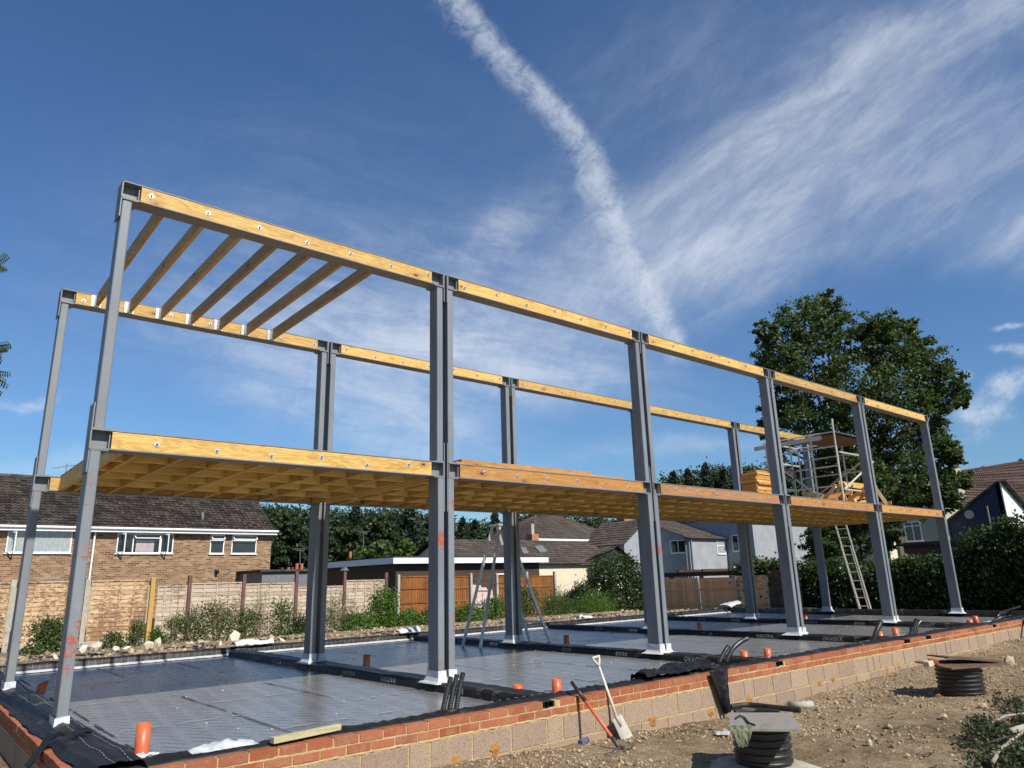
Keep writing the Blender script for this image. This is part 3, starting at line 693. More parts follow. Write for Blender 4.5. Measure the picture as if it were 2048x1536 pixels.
t = thing('end_membrane_edge', 'black polythene upstand closing the far right end of the slab', 'membrane', (20.98, 2.7, -.1))
MB().grid(9, 300, lambda a, b: (20.86+.30*a+.015*fbm(b*40, a), -1.9+(BK+2.1)*b, [-.10, -.03, .05, .065, .065, .05, .02, -.06, -.14][int(round(a*8))]+.014*fbm(b*50, a*2))).build('membrane_roll', M['blackp'], t, smooth=True, recalc=False)
t = thing('side_membrane', 'loose creased black polythene sheet draped over the near left end of the slab', 'membrane', (.15, 2.7, -.1))
def sf(a, b):
    y = -1.98+(BK+1.9)*b
    x = -.07+.48*a+.05*fbm(y*.9, a*2, 1)*(1-a)
    z = .03+.035*math.sin(math.pi*a)-.13*sm(.72, 1, a)+.022*fbm(x*3, y*1.0, 3)+.007*fbm(x*12, y*4, 4)+.005*math.sin(a*22+y*1.3)
    if a < .15: z = max(z-.02, .008+.02*abs(fbm(y*3, 1)))
    return (x, y, max(z, .006 if x < -.01 else -.095))
MB().grid(46, 330, sf).build('polythene_sheet', M['blackp'], t, smooth=True, recalc=False)
pm = MB()
for a_ in (.38, .62):
    for q in range(110):
        b_ = .0+q/110; p_ = Vector(sf(a_, b_)); q_ = Vector(sf(a_, b_+.0045)); 
        pm.bar(p_+Vector((0, 0, .005)), q_+Vector((0, 0, .005)), .006, .003)
glyphs(pm, (.36, -.9, .03), (0, -1, 0), (-1, 0, 0), .1, 'AU', (0, 0, 1), .02)
pm.build('printed_marks', M['print'], t)
fl = MB().grid(24, 16, lambda a, b: (-.21+.42*a, -.62-.20*b+.05*fbm(a*2, 1), .05+.05*sm(0, .5, a)-.15*sm(.35, 0, a)+.02*fbm(a*5, b*5, 5)))
tag(fl.build('membrane_flap', M['blackp'], smooth=True, recalc=False), 'torn black flap folded out over the end wall beside the nearest column', 'membrane')
fl = MB().grid(22, 12, lambda a, b: (.16+.30*a, -1.80+.08*b+.05*a+.03*fbm(a*4, b*2), .035+.02*fbm(a*7, b*3)+.03*math.sin(math.pi*b)*(1-a)))
tag(fl.build('flashing_scrap', M['flash'], smooth=True, recalc=False), 'white flashing strip lying in the near left corner of the slab', 'flashing')

# crumpled sheet in the middle of the front edge and the part hanging down the wall
cs_ = MB()
def cf(a, b):
    x = 5.62+1.36*a; y = -1.98+(.50-.30*abs(a-.6))*b
    return (x, y+.04*fbm(a*5, b*3, 2), .045+.05*math.sin(math.pi*b)*(.3+a)+.055*abs(fbm(x*3, y*4, 6))-.13*sm(.75, 1, b)*(1-.4*a)+.012*fbm(x*9, y*9, 7)+.02*fbm(x*4, y*6, 1))
cs_.grid(70, 40, cf)
o = cs_.build('crumpled_sheet', M['gloss'], smooth=True, recalc=False); tag(o, 'crumpled black polythene heaped on the wall top beside two orange pipes', 'sheet')
hs = MB().grid(26, 60, lambda a, b: (6.66+.42*(a-.5)*(1-.70*b)+.17+.06*b, -2.095-.030*math.sin(a*11+b*2)*(.35+b)-.02*b-.012*fbm(a*6, b*5, 3), .03-.50*b))
tag(hs.build('hanging_sheet', M['gloss'], smooth=True, recalc=False), 'pointed end of black polythene hanging down the face of the block wall', 'sheet')
# white membrane scraps at the back edge
for (px, py, wx, wy, lab) in [(505, 1298, .8, .25, 'white folded flashing strip on the back edge by the first black kerb'), (815, 1272, .55, .3, 'white flashing strip on the back edge left of the stepladder'), (1170, 1247, .5, .2, 'white flashing scrap on the back edge right of the stepladder'),
                              (1470, 1222, 1.1, .5, 'large white sheet rumpled on the back edge beyond the fourth bay'), (1210, 1375, 0, 0, None)]:
    if not lab: continue
    c_ = at(px, py, 1, 7.33); mb = MB().grid(20, 12, lambda a, b: (c_.x+(a-.5)*wx, c_.y+(b-.5)*wy+.04*fbm(a*3, b), .07+.10*abs(fbm(a*2.5+px, b*.8))+.06*math.sin(math.pi*b)+(.10*math.sin(math.pi*a) if wx > 1 else 0)))
    tag(mb.build('white_sheet', M['flash'], smooth=True, recalc=False), lab, 'flashing', 'white flashing scraps on the slab')
for (x, y, wx, lab) in [(4.75, -1.55, .5, 'white paper-like scrap by the pair of orange pipes at the vent'), (9.3, -1.5, .6, 'white scrap between two orange pipes right of the crumpled sheet'), (13.9, -1.45, .8, 'white flashing strip behind two orange pipes at the twin vents'), (18.4, -1.45, 1.0, 'white strip beside the farthest orange pipes')]:
    mb = MB().grid(16, 8, lambda a, b: (x+(a-.5)*wx, y+(b-.5)*.12+.03*fbm(a*3, x), -.05+.03*abs(fbm(a*5, b*3, x))))
    tag(mb.build('white_scrap', M['flash'], smooth=True, recalc=False), lab, 'flashing', 'white flashing scraps on the slab')
bg_ = MB().grid(26, 14, lambda a, b: (.62+.52*a, -1.9+.15*b+.02*fbm(a*5, b), .022+.045*math.sin(math.pi*b)*math.sin(math.pi*a)**.6*(1+.5*fbm(a*8, b*4))))
tag(bg_.build('clear_bag', M['bagw'], smooth=True, recalc=False), 'crumpled translucent plastic bag on the wall top left of the timber', 'bag')
tb = MB().bar((1.20, -1.99, .045), (1.80, -1.91, .050), .06, .045)
tag(tb.build('timber_batten', M['oldwood'], bevel=.003), 'weathered timber batten lying on the front wall', 'timber')

# ------------------------------------------------------------------ steel frame
def rhs(mb, x0, x1, y0, y1, z0, z1, r=.014):
    pts = []
    for cx_, cy_, a0_ in ((x1-r, y1-r, 0), (x0+r, y1-r, 90), (x0+r, y0+r, 180), (x1-r, y0+r, 270)):
        for k in range(4):
            a = math.radians(a0_+30*k); pts.append((cx_+r*math.cos(a), cy_+r*math.sin(a)))
    mb.prism(pts, 2, z0, z1); return mb
ZM0, ZM1, ZR0, ZR1 = 2.505, 2.70, 5.19, 5.385
ROWS = (('front', 0.0), ('back', 3.62))
ordn = ['first', 'second', 'third', 'fourth', 'fifth', 'sixth']
def collabel(row, i, side):
    if i == 0: return 'grey steel column at the left end of the %s row, %s' % (row, 'scarred with red primer and nearest the camera' if row == 'front' else 'at the left edge of the photo')
    if i == 5: return 'grey steel column closing the right end of the %s row' % row
    return '%s grey steel column of the %s pair from the left in the %s row' % (side, ordn[i-1], row)
for row, Y in ROWS:
    for i in range(6):
        for side in (['right'] if i == 0 else ['left'] if i == 5 else ['left', 'right']):
            if i == 0: x0, x1 = .07, .165
            elif i == 5: x0, x1 = 20.80, 20.90
            else: x0, x1 = (BAY*i-.125, BAY*i-.03) if side == 'left' else (BAY*i+.035, BAY*i+.13)
            t = thing('steel_column', collabel(row, i, side), 'column', ((x0+x1)/2, Y+.12, -.02), 'steel columns of the %s row' % row)
            D = .235
            mat = M['steelR'] if row == 'front' and i == 0 else (M['steelM'] if row == 'front' and i == 1 else (M['steelr'] if i <= 2 and row == 'front' else M['steel']))
            rhs(MB(), x0, x1, Y, Y+D, -.02, ZM0-.014).build('lower_post', mat, t)
            d = .012 if side == 'right' else -.012
            rhs(MB(), x0+d*.6, x1+d*.6, Y+.01, Y+D-.03, ZM1+.012, ZR0-.012).build('upper_post', M['steel'], t)
            e = MB(); lx = -.06 if side == 'left' else -.004; rx = .004 if side == 'left' else .06
            e.box(x0+lx, x1+rx, Y-.004, Y+D-.01, ZM0-.014, ZM0-.002); e.box(x0+lx, x1+rx, Y-.004, Y+D-.01, ZM1+.001, ZM1+.012); e.box(x0+lx, x1+rx, Y-.004, Y+D-.01, ZR0-.012, ZR0-.001)
            e.build('cap_plate', M['steel'], t)
            p_ = MB(); sx_ = x0-.013 if side == 'right' else x1+.001
            p_.box(sx_, sx_+.012, Y+.006, Y+D-.02, ZM0-.45 if i else 2.28, ZM1+.26); p_.box(sx_, sx_+.012, Y-.004, Y+D-.03, ZR0-.22, ZR1+.004)
            p_.build('splice_plate', M['steel'], t)
            f_ = MB(); a_, b_ = x0-.012, x1+.012
            n_ = 10
            def ring(ex, z): return [(a_-ex, Y-.012-ex, z), (b_+ex*(0 if side == 'left' else 1), Y-.012-ex, z), (b_+ex*(0 if side == 'left' else 1), Y+D+.01+ex, z), (a_-ex*(1 if side == 'left' or i == 0 else 0), Y+D+.01+ex, z)]
            R_ = [ring(0, .125+.01*random.random()), ring(.002, .05), ring(.022, .012), ring(.055, .0), ring(.075, -.012)]
            for q in R_: 
                for j in range(4): q[j] = (q[j][0]+random.uniform(-.004, .004), q[j][1]+random.uniform(-.006, .004), q[j][2]+random.uniform(-.004, .006))
            vs = [v for q in R_ for v in q]
            f_.add(vs, [(q*4+j, q*4+(j+1) % 4, (q+1)*4+(j+1) % 4, (q+1)*4+j) for q in range(4) for j in range(4)])
            f_.build('base_flashing', M['flash'], t)
            if row == 'front' or i < 3:
                mk = MB(); gm = ((x0-.0015)); h_ = .09
                if side == 'left' and i: # chalked and stencilled marks on the shaded side face
                    for z_ in (4.75, 4.35, 3.6, 3.0, 1.4, .9):
                        for q in range(4):
                            zz = z_+q*.06+random.uniform(-.01, .01); yy = Y+.08+random.uniform(-.02, .02)
                            mk.bar((x0-.002-.007*(z_ > 2.7), yy, zz), (x0-.002-.007*(z_ > 2.7), yy+random.uniform(.03, .06), zz+random.uniform(-.04, .04)), .006, .003, (1, 0, 0))
                    mk.build('stencil_marks', M['steelB'], t)
    for lv, (za, zb) in enumerate(((ZM0, ZM1), (ZR0, ZR1))):
        for k in range(5):
            x0 = BAY*k+(.055 if k == 0 else .04); x1 = BAY*(k+1)-(.03 if k < 4 else .1)
            lname = ['floor-level', 'roof-level'][lv]
            t = thing('steel_beam', '%s steel beam with timber packing over the %s bay of the %s row' % (lname, ordn[k], row), 'beam', ((x0+x1)/2, Y+.1, za), '%s beams of the %s row' % (lname, row))
            b_ = MB(); W_ = .2
            b_.box(x0, x1, Y-.004, Y+W_, za, za+.011); b_.box(x0, x1, Y-.004, Y+W_, zb-.011, zb); b_.box(x0, x1, Y+W_/2-.005, Y+W_/2+.005, za+.011, zb-.011)
            for xx in (x0, x1-.012): b_.box(xx, xx+.012, Y, Y+W_-.002, za+.011, zb-.011)
            for xx in (x0+.17, x1-.19): b_.box(xx, xx+.01, Y+.03, Y+W_-.004, za+.011, zb-.011)
            b_.build('steel_section', M['steel'], t)
            wm = M['woodX'] if lv or k == 0 else (M['woodXo'] if k == 1 else (M['woodXs'] if k == 2 else M['woodXo']))
            tx0, tx1 = x0+.19, x1-.2
            tm = MB(); cut = x0+random.uniform(1.6, 2.6)
            if lv and k: tm.box(tx0, cut, Y+.002, Y+.09, za+.013, zb-.014); tm.box(cut+.003, tx1, Y+.001, Y+.089, za+.013, zb-.014)
            else: tm.box(tx0, tx1, Y+.002, Y+.09, za+.013, zb-.014)
            tm.build('timber_packer', wm, t)
            MB().box(tx0, tx1, Y+.112, Y+.19, za+.013, zb-.014).build('rear_timber_packer', M['woodX'], t)
            off = .33-.04 if lv else .64-.04
            xb = x0+off
            while xb < x1-.22:
                zc = (za+zb)/2+random.uniform(-.03, .03)
                if not (row == 'back' and lv == 0):
                    a = random.choice([0, 45, 45, 20, 60]); s_ = .024
                    bw = MB(); pts = [(xb+s_*1.41*math.cos(math.radians(a+90*q+45)), zc+s_*1.41*math.sin(math.radians(a+90*q+45))) for q in range(4)]
                    bw.prism(pts, 1, Y-.003, Y+.001)
                    w2 = bw.build('bolt_washer', M['galv'], t)
                    bb = MB(); bb.prism([(xb+.0105*math.cos(math.radians(60*q)), zc+.0105*math.sin(math.radians(60*q))) for q in range(6)], 1, Y-.014, Y-.0035); bb.tube([(xb, Y-.0135, zc), (xb, Y-.032, zc)], .005, 6)
                    bb.build('bolt', M['bolt'], w2)
                xb += .594

# ------------------------------------------------------------------ timber floor decks and roof joists
for k in range(5):
    xa = BAY*k+.06; xb = BAY*(k+1)-.06
    if k == 0: xa = .36
    t = thing('timber_floor_deck', 'timber joist floor with noggins, underside showing, over the %s bay from the left' % ordn[k], 'floor deck', ((xa+xb)/2, 1.9, ZM0), 'timber floor decks between the steel beams')
    MB().box(xa, xb, .14, 3.7, ZM1+.001, ZM1+.019).build('deck_board', M['board'], t)
    jx = [xa+.02]
    x = BAY*k+(.54 if k == 0 else .30)
    while x < xb-.1: jx.append(x); x += .433
    jx.append(xb-.025)
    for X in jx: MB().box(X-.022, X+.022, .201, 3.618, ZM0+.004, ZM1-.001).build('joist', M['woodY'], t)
    for a, b in zip(jx[:-1], jx[1:]):
        if b-a < .12: continue
        for r_, yy in enumerate((.72, 1.42, 2.12, 2.84)):
            y = yy+random.uniform(-.03, .03)+(.05 if r_ % 2 else 0)
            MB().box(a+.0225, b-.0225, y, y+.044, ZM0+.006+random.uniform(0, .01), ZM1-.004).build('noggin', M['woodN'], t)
for q in range(7):
    X = .51+.437*q
    t = thing('roof_joist', '%s from the left of seven bare timber roof joists over the first bay' % ['first', 'second', 'third', 'fourth', 'fifth', 'sixth', 'seventh'][q], 'joist', (X, 1.9, ZR0), 'bare roof joists over the first bay')
    MB().box(X-.024, X+.024, .1, 3.615, ZR0+.005, ZR1-.02).build('joist_timber', M['raft'], t)
    h_ = MB()
    h_.box(X-.027, X-.0245, 3.5, 3.615, ZR0+.0, ZR1-.03); h_.box(X+.0245, X+.027, 3.5, 3.615, ZR0+.0, ZR1-.03); h_.box(X-.027, X+.027, 3.5, 3.615, ZR0-.001, ZR0+.004)
    h_.box(X-.075, X-.027, 3.60, 3.604, ZR0+.005, ZR1-.02); h_.box(X+.027, X+.055, 3.60, 3.604, ZR0+.005, ZR1-.02)
    h_.build('joist_hanger', M['galv'], t)

# things standing on the deck
t = thing('timber_stack', 'long low stack of sawn planks along the deck edge of the second bay', 'timber stack', (6.3, .5, ZM1+.02))
for i, (a, b, y, z) in enumerate([(4.5, 7.9, .30, 0), (4.62, 8.1, .52, 0), (4.55, 7.7, .74, 0), (4.62, 7.2, .33, 1), (4.7, 6.6, .55, 1)]):
    MB().box(a, b, y-.1, y+.1, ZM1+.02+z*.047, ZM1+.065+z*.047).build('plank', M['woodXo'], t)
t = thing('joist_stack', 'tall bundle of yellow timber joists stacked on the deck left of the scaffold', 'timber stack', (14.2, 1.9, ZM1+.02))
for i in range(13):
    sh = random.uniform(-.05, .05)
    for q in range(1):
        x_ = 13.95+sh+(.10 if i > 5 else 0)*0; c_ = M['woodXo']
        MB().box(14.0+sh, 14.62+sh*.7, 1.45+random.uniform(-.03, .03), 1.86+random.uniform(-.03, .03), ZM1+.02+i*.058, ZM1+.074+i*.058).build('stacked_joist', M['woodXo'] if i % 3 else M['woodX'], t)
MB().box(14.1, 14.6, 1.5, 1.75, ZM1+.785, ZM1+.83).build('stacked_joist', M['woodXo'], t)

def scaffold():
    t = thing('scaffold_tower', 'aluminium scaffold tower with boarded platform standing on the deck', 'scaffold', (17.6, 1.8, ZM1+.02))
    z0 = ZM1+.02; X0, X1, Y0, Y1 = 16.8, 18.5, .8, 2.75; top = 4.62
    for (x, y, h) in ((X0, Y0, 4.95), (X1, Y0, top), (X0, Y1, top), (X1, Y1, top), (X0, 1.45, top), (X1, 1.45, top), (X0, 2.05, top)):
        MB().tube([(x, y, z0), (x, y, h)], .026, 8).build('standard', M['aluw'], t)
    r_ = MB()
    for z in (3.25, 3.75, 4.25, top):
        r_.tube([(X0, Y0, z), (X0, Y1+.1, z)], .022, 6); r_.tube([(X1, Y0, z), (X1, Y1, z)], .022, 6)
    for z in (3.15, 4.1, top): r_.tube([(X0, Y0, z), (X1+.2, Y0, z)], .022, 6); r_.tube([(X0, Y1, z), (X1, Y1, z)], .022, 6)
    r_.build('ledger', M['aluw'], t)
    for p, q in (((X0, Y0, 3.1), (X1+.3, Y0, 4.0)), ((X0, Y1, 4.2), (X0, Y0+.6, 3.0)), ((X1, Y1, 3.0), (X1, Y0, 4.1))): MB().tube([p, q], .024, 6).build('brace', M['aluw'], t)
    MB().box(X0+.03, X1+.3, Y0+.03, Y1-.9, top-.10, top-.06).build('platform', M['rustply'], t)
    MB().box(X0-.02, X0+.02, Y1-1.6, Y1+.35, top-.16, top-.05).build('toe_board', M['aluw'], t)
scaffold()
t = thing('folding_trestle', 'small green and red folding trestle frame left of the scaffold tower', 'trestle', (15.9, 2.2, ZM1+.02))
z0 = ZM1+.02
f_ = MB()
for x, y in ((15.5, 1.9), (16.5, 1.9), (15.5, 2.5), (16.5, 2.5)): f_.tube([(x, y, z0), (x+.02, y-.03, z0+1.0)], .02, 6)
f_.build('leg_frame', M['green'], t)
f_ = MB()
for z in (.25, .5, .78): f_.tube([(15.5, 1.9, z0+z), (16.5, 1.9, z0+z)], .016, 6); f_.tube([(15.5, 2.5, z0+z), (16.5, 2.5, z0+z)], .016, 6)
f_.build('rail', M['steelB'], t)
MB().tube([(15.4, 1.87, z0+1.0), (16.6, 1.87, z0+1.0)], .026, 6).build('top_rail', M['redtube'], t)
# sawhorse with offcuts near the right end of the deck
t = thing('timber_sawhorse', 'timber sawhorse at the right of the deck, seen behind the fourth front pair', 'sawhorse', (19.6, 1.4, ZM1+.02))
MB().bar((18.0, 1.45, z0+.72), (20.25, 1.45, z0+.72), .05, .15).build('beam', M['woodX'], t)
for x in (18.2, 20.05):
    for s_ in (-1, 1): MB().bar((x+.1*(1 if x > 19 else -1), 1.45+.38*s_, z0), (x, 1.45+.04*s_, z0+.74), .045, .09).build('leg', M['woodZ'], t)
for x in (20.1,): MB().bar((x+.02, 1.05, z0+.26), (x+.02, 1.85, z0+.26), .1, .03, (1, 0, 0)).build('brace', M['woodX'], t)
t = thing('offcut_pile', 'jumbled pile of timber offcuts on the deck under the scaffold platform', 'timber pile', (18.3, 1.6, z0))
for q in range(20):
    a = random.uniform(0, 3.1); L_ = random.uniform(.25, .6); c_ = Vector((random.uniform(17.3, 19.3), random.uniform(1.0, 2.0), z0+.05+random.uniform(0, .38)))
    d_ = Vector((math.cos(a), math.sin(a), random.uniform(-.5, .5)))*L_
    MB().bar(c_-d_, c_+d_, .045, .09).build('offcut', random.choice([M['woodX'], M['woodZ'], M['woodXo']]), t)

# ladders
def ladder_rails(t, A, B, wv, n, r=.02, mat='alu', rn='rung', w0=1, w1=1):
    A = Vector(A); B = Vector(B); wv = Vector(wv)
    for s_ in (-1, 1): MB().bar(A+wv*s_*w0, B+wv*s_*w1, .026, .06, wv.normalized().cross((B-A).normalized())).build('rail', M[mat], t)
    for q in range(n):
        f_ = (q+.6)/n; c_ = A.lerp(B, f_); w_ = w0*(1-f_)+w1*f_; MB().tube([c_-wv*w_, c_+wv*w_], r*.8, 6).build(rn, M[mat], t)
t = thing('extension_ladder', 'aluminium extension ladder leaning up to the far right end of the deck', 'ladder', (22.5, 3.3, -.35))
ladder_rails(t, (22.62, 3.35, -.34), (21.0, 3.1, 3.05), (0.05, .19, 0), 13)
fo = MB()
for s_ in (-1, 1): fo.bar(Vector((22.40, 3.32, -.2))+Vector((.04, .165, 0))*s_, Vector((21.4, 3.16, 1.9))+Vector((.04, .165, 0))*s_, .022, .05)
fo.build('fly_rail', M['alu'], t)
t = thing('stepladder', 'tall aluminium stepladder standing astride the second black kerb', 'ladder', (8.75, 4.35, -.1))
ladder_rails(t, (7.79, 4.33, -.09), (8.62, 4.5, 2.30), (0, .29, 0), 0, w1=.45)
ladder_rails(t, (9.7, 4.45, -.09), (8.78, 4.5, 2.30), (0.0, .33, 0), 0, w1=.5)
for q in range(3, 9):
    f_ = q/9.; w_ = .29*(1-.55*f_)
    if q in (3, 4): 
        c_ = Vector((7.79, 4.33, -.09)).lerp(Vector((8.62, 4.5, 2.3)), f_); MB().box(c_.x-.03, c_.x+.05, c_.y-w_, c_.y+w_, c_.z-.012, c_.z+.012).build('tread', M['alu'], t)
c_ = Vector((9.55, 4.45, .3)); MB().bar(c_-Vector((0, .31, 0)), c_+Vector((0, .31, 0)), .02, .05).build('cross_bar', M['alu'], t)
MB().box(8.55, 8.85, 4.33, 4.67, 2.3, 2.345).build('top_cap', M['alu'], t)
MB().tube([(8.2, 4.2, 1.1), (9.25, 4.2, 1.15)], .008, 5).build('stay', M['alu'], t)

# ------------------------------------------------------------------ pipes
def pipe(px, py, top, lab, r=.055, lean=(0, 0), cut=0):
    c_ = at(px, py, 2, -.1); t = MB(); n = 28; h = top
    vs = []; 
    for (rr, z, up) in ((r, 0, 0), (r, h, 1), (r-.004, h, 1), (r-.004, .0, 0)):
        for k in range(n):
            a = 2*math.pi*k/n; x = rr*math.cos(a); y = rr*math.sin(a); zz = z+(cut*x/r if up else 0)
            vs.append((c_.x+x+lean[0]*zz, c_.y+y+lean[1]*zz, -.1+zz))
    t.add(vs, [(i*n+k, i*n+(k+1) % n, (i+1)*n+(k+1) % n, (i+1)*n+k) for i in range(3) for k in range(n)])
    t.lathe([(r+.004, 0), (r+.018, .002), (r+.03, 0)], (c_.x, c_.y, -.095), n, 0)
    return tag(t.build('drain_pipe', M['orange'], smooth=True), lab, 'pipe', 'orange drain pipe stubs rising from the slab')
pipe(70, 1412, .25, 'orange pipe stub with a slanted top between the two leftmost columns', lean=(.25, .15), cut=.02)
pipe(282, 1510, .235, 'large orange pipe stub in the near left corner of the slab')
pipe(733, 1335, .19, 'orange pipe stub standing alone in the second bay')
pipe(1133, 1288, .17, 'orange pipe stub standing alone in the middle bay')
pipe(1400, 1260, .17, 'orange pipe stub standing alone in the fourth bay', lean=(-.15, 0))
pipe(1612, 1242, .18, 'orange pipe stub right behind the fourth front pair of columns', lean=(-.1, 0))
pipe(1036, 1396, .14, 'orange pipe stub, left one of two beside the nearest wall vent')
pipe(1114, 1384, .145, 'orange pipe stub, right one of two behind the nearest wall vent')
pipe(1490, 1324, .16, 'orange pipe stub, left one of two right of the curved black conduits')
pipe(1536, 1314, .13, 'orange pipe stub, right one of two before the second wall vent')
pipe(1762, 1282, .17, 'dark orange pipe stub beside a leaning black conduit, left of two')
pipe(1793, 1275, .18, 'orange pipe stub between the leaning black conduits')
pipe(1941, 1251, .14, 'orange pipe stub, left one of the farthest two', cut=.01)
pipe(1954, 1247, .17, 'orange pipe stub leaning left, right one of the farthest two', lean=(-.25, 0))
def conduit(pts, lab, r=.028, ribbed=True):
    P_ = [Vector(p) for p in pts]; out = []; rs = []
    L_ = sum((b-a).length for a, b in zip(P_, P_[1:])); n = max(8, int(L_/.009)) if ribbed else 24
    for q in range(n+1):
        f_ = q/n*(len(P_)-1); j = min(int(f_), len(P_)-2); u_ = f_-j
        a = P_[max(j-1, 0)]; b = P_[j]; c = P_[j+1]; d = P_[min(j+2, len(P_)-1)]
        out.append(.5*((2*b)+(c-a)*u_+(2*a-5*b+4*c-d)*u_*u_+(3*b-a-3*c+d)*u_**3)); rs.append(r*(1+(.07 if q % 2 else -.03)) if ribbed else r)
    m = MB().tube(out, rs, 14); m.tube([out[-1]-(out[-1]-out[-2])*.6, out[-1]+(out[-1]-out[-2])*.05], r*.75, 12)
    return tag(m.build('cable_conduit', M['rubber'], smooth=False), lab, 'conduit', 'black cable conduits')
for (bx, tx, ty, lab) in ((884, 902, 1355, 'left of three black ribbed conduits sticking up at the wall'), (897, 914, 1350, 'middle of three black ribbed conduits sticking up at the wall'), (910, 926, 1346, 'right of three black ribbed conduits sticking up at the wall')):
    b_ = at(bx, 1418, 1, -1.62); e_ = at(tx, ty, 1, -1.56); conduit([b_-Vector((0, 0, .05)), b_.lerp(e_, .5)+Vector((.002, 0, 0)), e_], lab, .024)
Q = lambda px, py, Y: at(px, py, 1, Y)
conduit([Q(1438, 1326, -1.6), Q(1448, 1305, -1.6), Q(1457, 1292, -1.6)], 'short straight black conduit left of the curved one', .026)
conduit([Q(1452, 1324, -1.55), Q(1464, 1300, -1.55), Q(1478, 1286, -1.55), Q(1494, 1277, -1.55)], 'curved black conduit bending right above the crumpled sheet', .03)
conduit([Q(1747, 1285, -1.6), Q(1752, 1265, -1.6), Q(1762, 1243, -1.6)], 'black conduit leaning right before the pair of far pipes', .04)
conduit([Q(1821, 1272, -1.5), Q(1823, 1262, -1.5), Q(1823, 1254, -1.5)], 'short upright black conduit left of the far conduit bundle', .035)
conduit([Q(1826, 1270, -1.5), Q(1830, 1250, -1.5), Q(1833, 1240, -1.5)], 'black conduit of the far bundle, upright', .04)
conduit([Q(1830, 1268, -1.5), Q(1835, 1250, -1.5), Q(1841, 1243, -1.5)], 'black conduit of the far bundle, leaning right', .035)
conduit([Q(1985, 1245, -1.5), Q(2000, 1236, -1.5), Q(2025, 1234, -1.7), Q(2050, 1245, -2.1), Q(2062, 1275, -2.3)], 'black hose looping over the wall at the right edge', .035)
conduit([Q(1988, 1242, -1.4), Q(2004, 1225, -1.4), Q(2040, 1213, -1.0)], 'thin black cable rising at the right edge of the slab', .02)

# ------------------------------------------------------------------ tools at the wall
pf = at(1240, 1500, 2, -.44); 
t = thing('pickaxe', 'pickaxe with orange-red handle leaning on the brick wall', 'pickaxe', (pf.x, pf.y, -.46))
top = Vector((4.36, -2.03, .085)); hd = Vector((4.50, -2.50, -.40))
top = at(1143, 1364, 1, -1.98); mid = at(1170, 1402, 1, -2.09); low = at(1222, 1472, 2, -.36)
# straight handle from top through to the head
head = at(1240, 1497, 2, -.43)
dirn = (top-head).normalized()
MB().tube([head+dirn*.0, head+dirn*.13], [.026, .021], 10).build('socket', M['iron'], t, smooth=True)
MB().tube([head+dirn*.10, head.lerp(top, .70)], .0175, 10).build('handle', M['redhandle'], t, smooth=True)
MB().tube([head.lerp(top, .695), head.lerp(top, 1.0)], [.021, .018], 10).build('grip', M['rubber'], t, smooth=True)
L1 = at(1192, 1513, 2, -.45); R1 = at(1272, 1478, 2, -.42)
ph = MB(); pts = [L1, at(1210, 1510, 2, -.44), at(1226, 1507, 2, -.44), head, at(1255, 1497, 2, -.42), at(1266, 1489, 2, -.41), R1]
for a, b, w0_, w1_ in zip(pts[:-1], pts[1:], (.006, .014, .022, .026, .02, .012), (.014, .022, .026, .02, .012, .004)): ph.tube([a, b], [w0_, w1_], 8)
ph.build('pick_head', M['iron'], t, smooth=True)
sb = at(1248, 1470, 2, -.42)
t = thing('spade', 'muddy steel spade with a D-shaped grip leaning on the brick wall', 'spade', (sb.x, sb.y, -.45))
bt = at(1232, 1432, 1, -2.13); gt = at(1203, 1340, 1, -2.02); s0 = at(1233, 1434, 1, -2.14)
top = at(1197, 1330, 1, -1.97)
ax_ = (top-s0).normalized(); side = Vector((1, 0, 0))-ax_*ax_.x; side.normalize(); nn = side.cross(ax_)
MB().tube([s0-ax_*.02, s0.lerp(top, .35), top], [.016, .015, .014], 10).build('shaft', M['pale'], t, smooth=True)
g_ = MB(); y0 = top; a = y0+ax_*.085-side*.05; b = y0+ax_*.085+side*.05
g_.tube([y0-ax_*.01, y0+ax_*.03-side*.028, y0+ax_*.055-side*.045, a], [.016, .014, .011, .010], 8); g_.tube([y0-ax_*.01, y0+ax_*.03+side*.028, y0+ax_*.055+side*.045, b], [.016, .014, .011, .010], 8); g_.tube([a-side*.008, b+side*.008], .013, 8)
g_.build('grip', M['pale'], t, smooth=True)
down = (Vector((sb.x+.015, sb.y-.02, -.44))-s0).normalized(); sd2 = Vector((1, 0, 0))-down*down.x; sd2.normalize(); nn = sd2.cross(down)
bl_ = MB(); Lb = .265
def blf(u_, v_):
    w_ = (.082+.012*v_)*(1 if v_ < .82 else math.sqrt(max(0, 1-((v_-.82)/.18)**2*.45)))
    return s0+sd2*(u_*2-1)*w_+down*(Lb*v_+(.012*(1-abs(u_*2-1))*(v_ > .9)))+nn*(.016*(1-(u_*2-1)**2)*(1-v_*.5))
bl_.grid(11, 16, blf); bl_.grid(11, 16, lambda a_, b_: Vector(blf(a_, b_))-nn*.004)
bl_.build('blade', M['blade'], t, smooth=True)
MB().tube([s0-down*.03, s0+down*.10], [.02, .012], 10).build('socket', M['blade'], t, smooth=True)
c_ = at(1168, 1490, 2, -.44)
t = MB().tube([c_+Vector((-.06, -.01, .03)), c_+Vector((.06, .02, .035))], .030, 16)
tag(t.build('drink_can', M['can'], smooth=False), 'crushed blue and silver drink can at the foot of the wall left of the pickaxe', 'can')

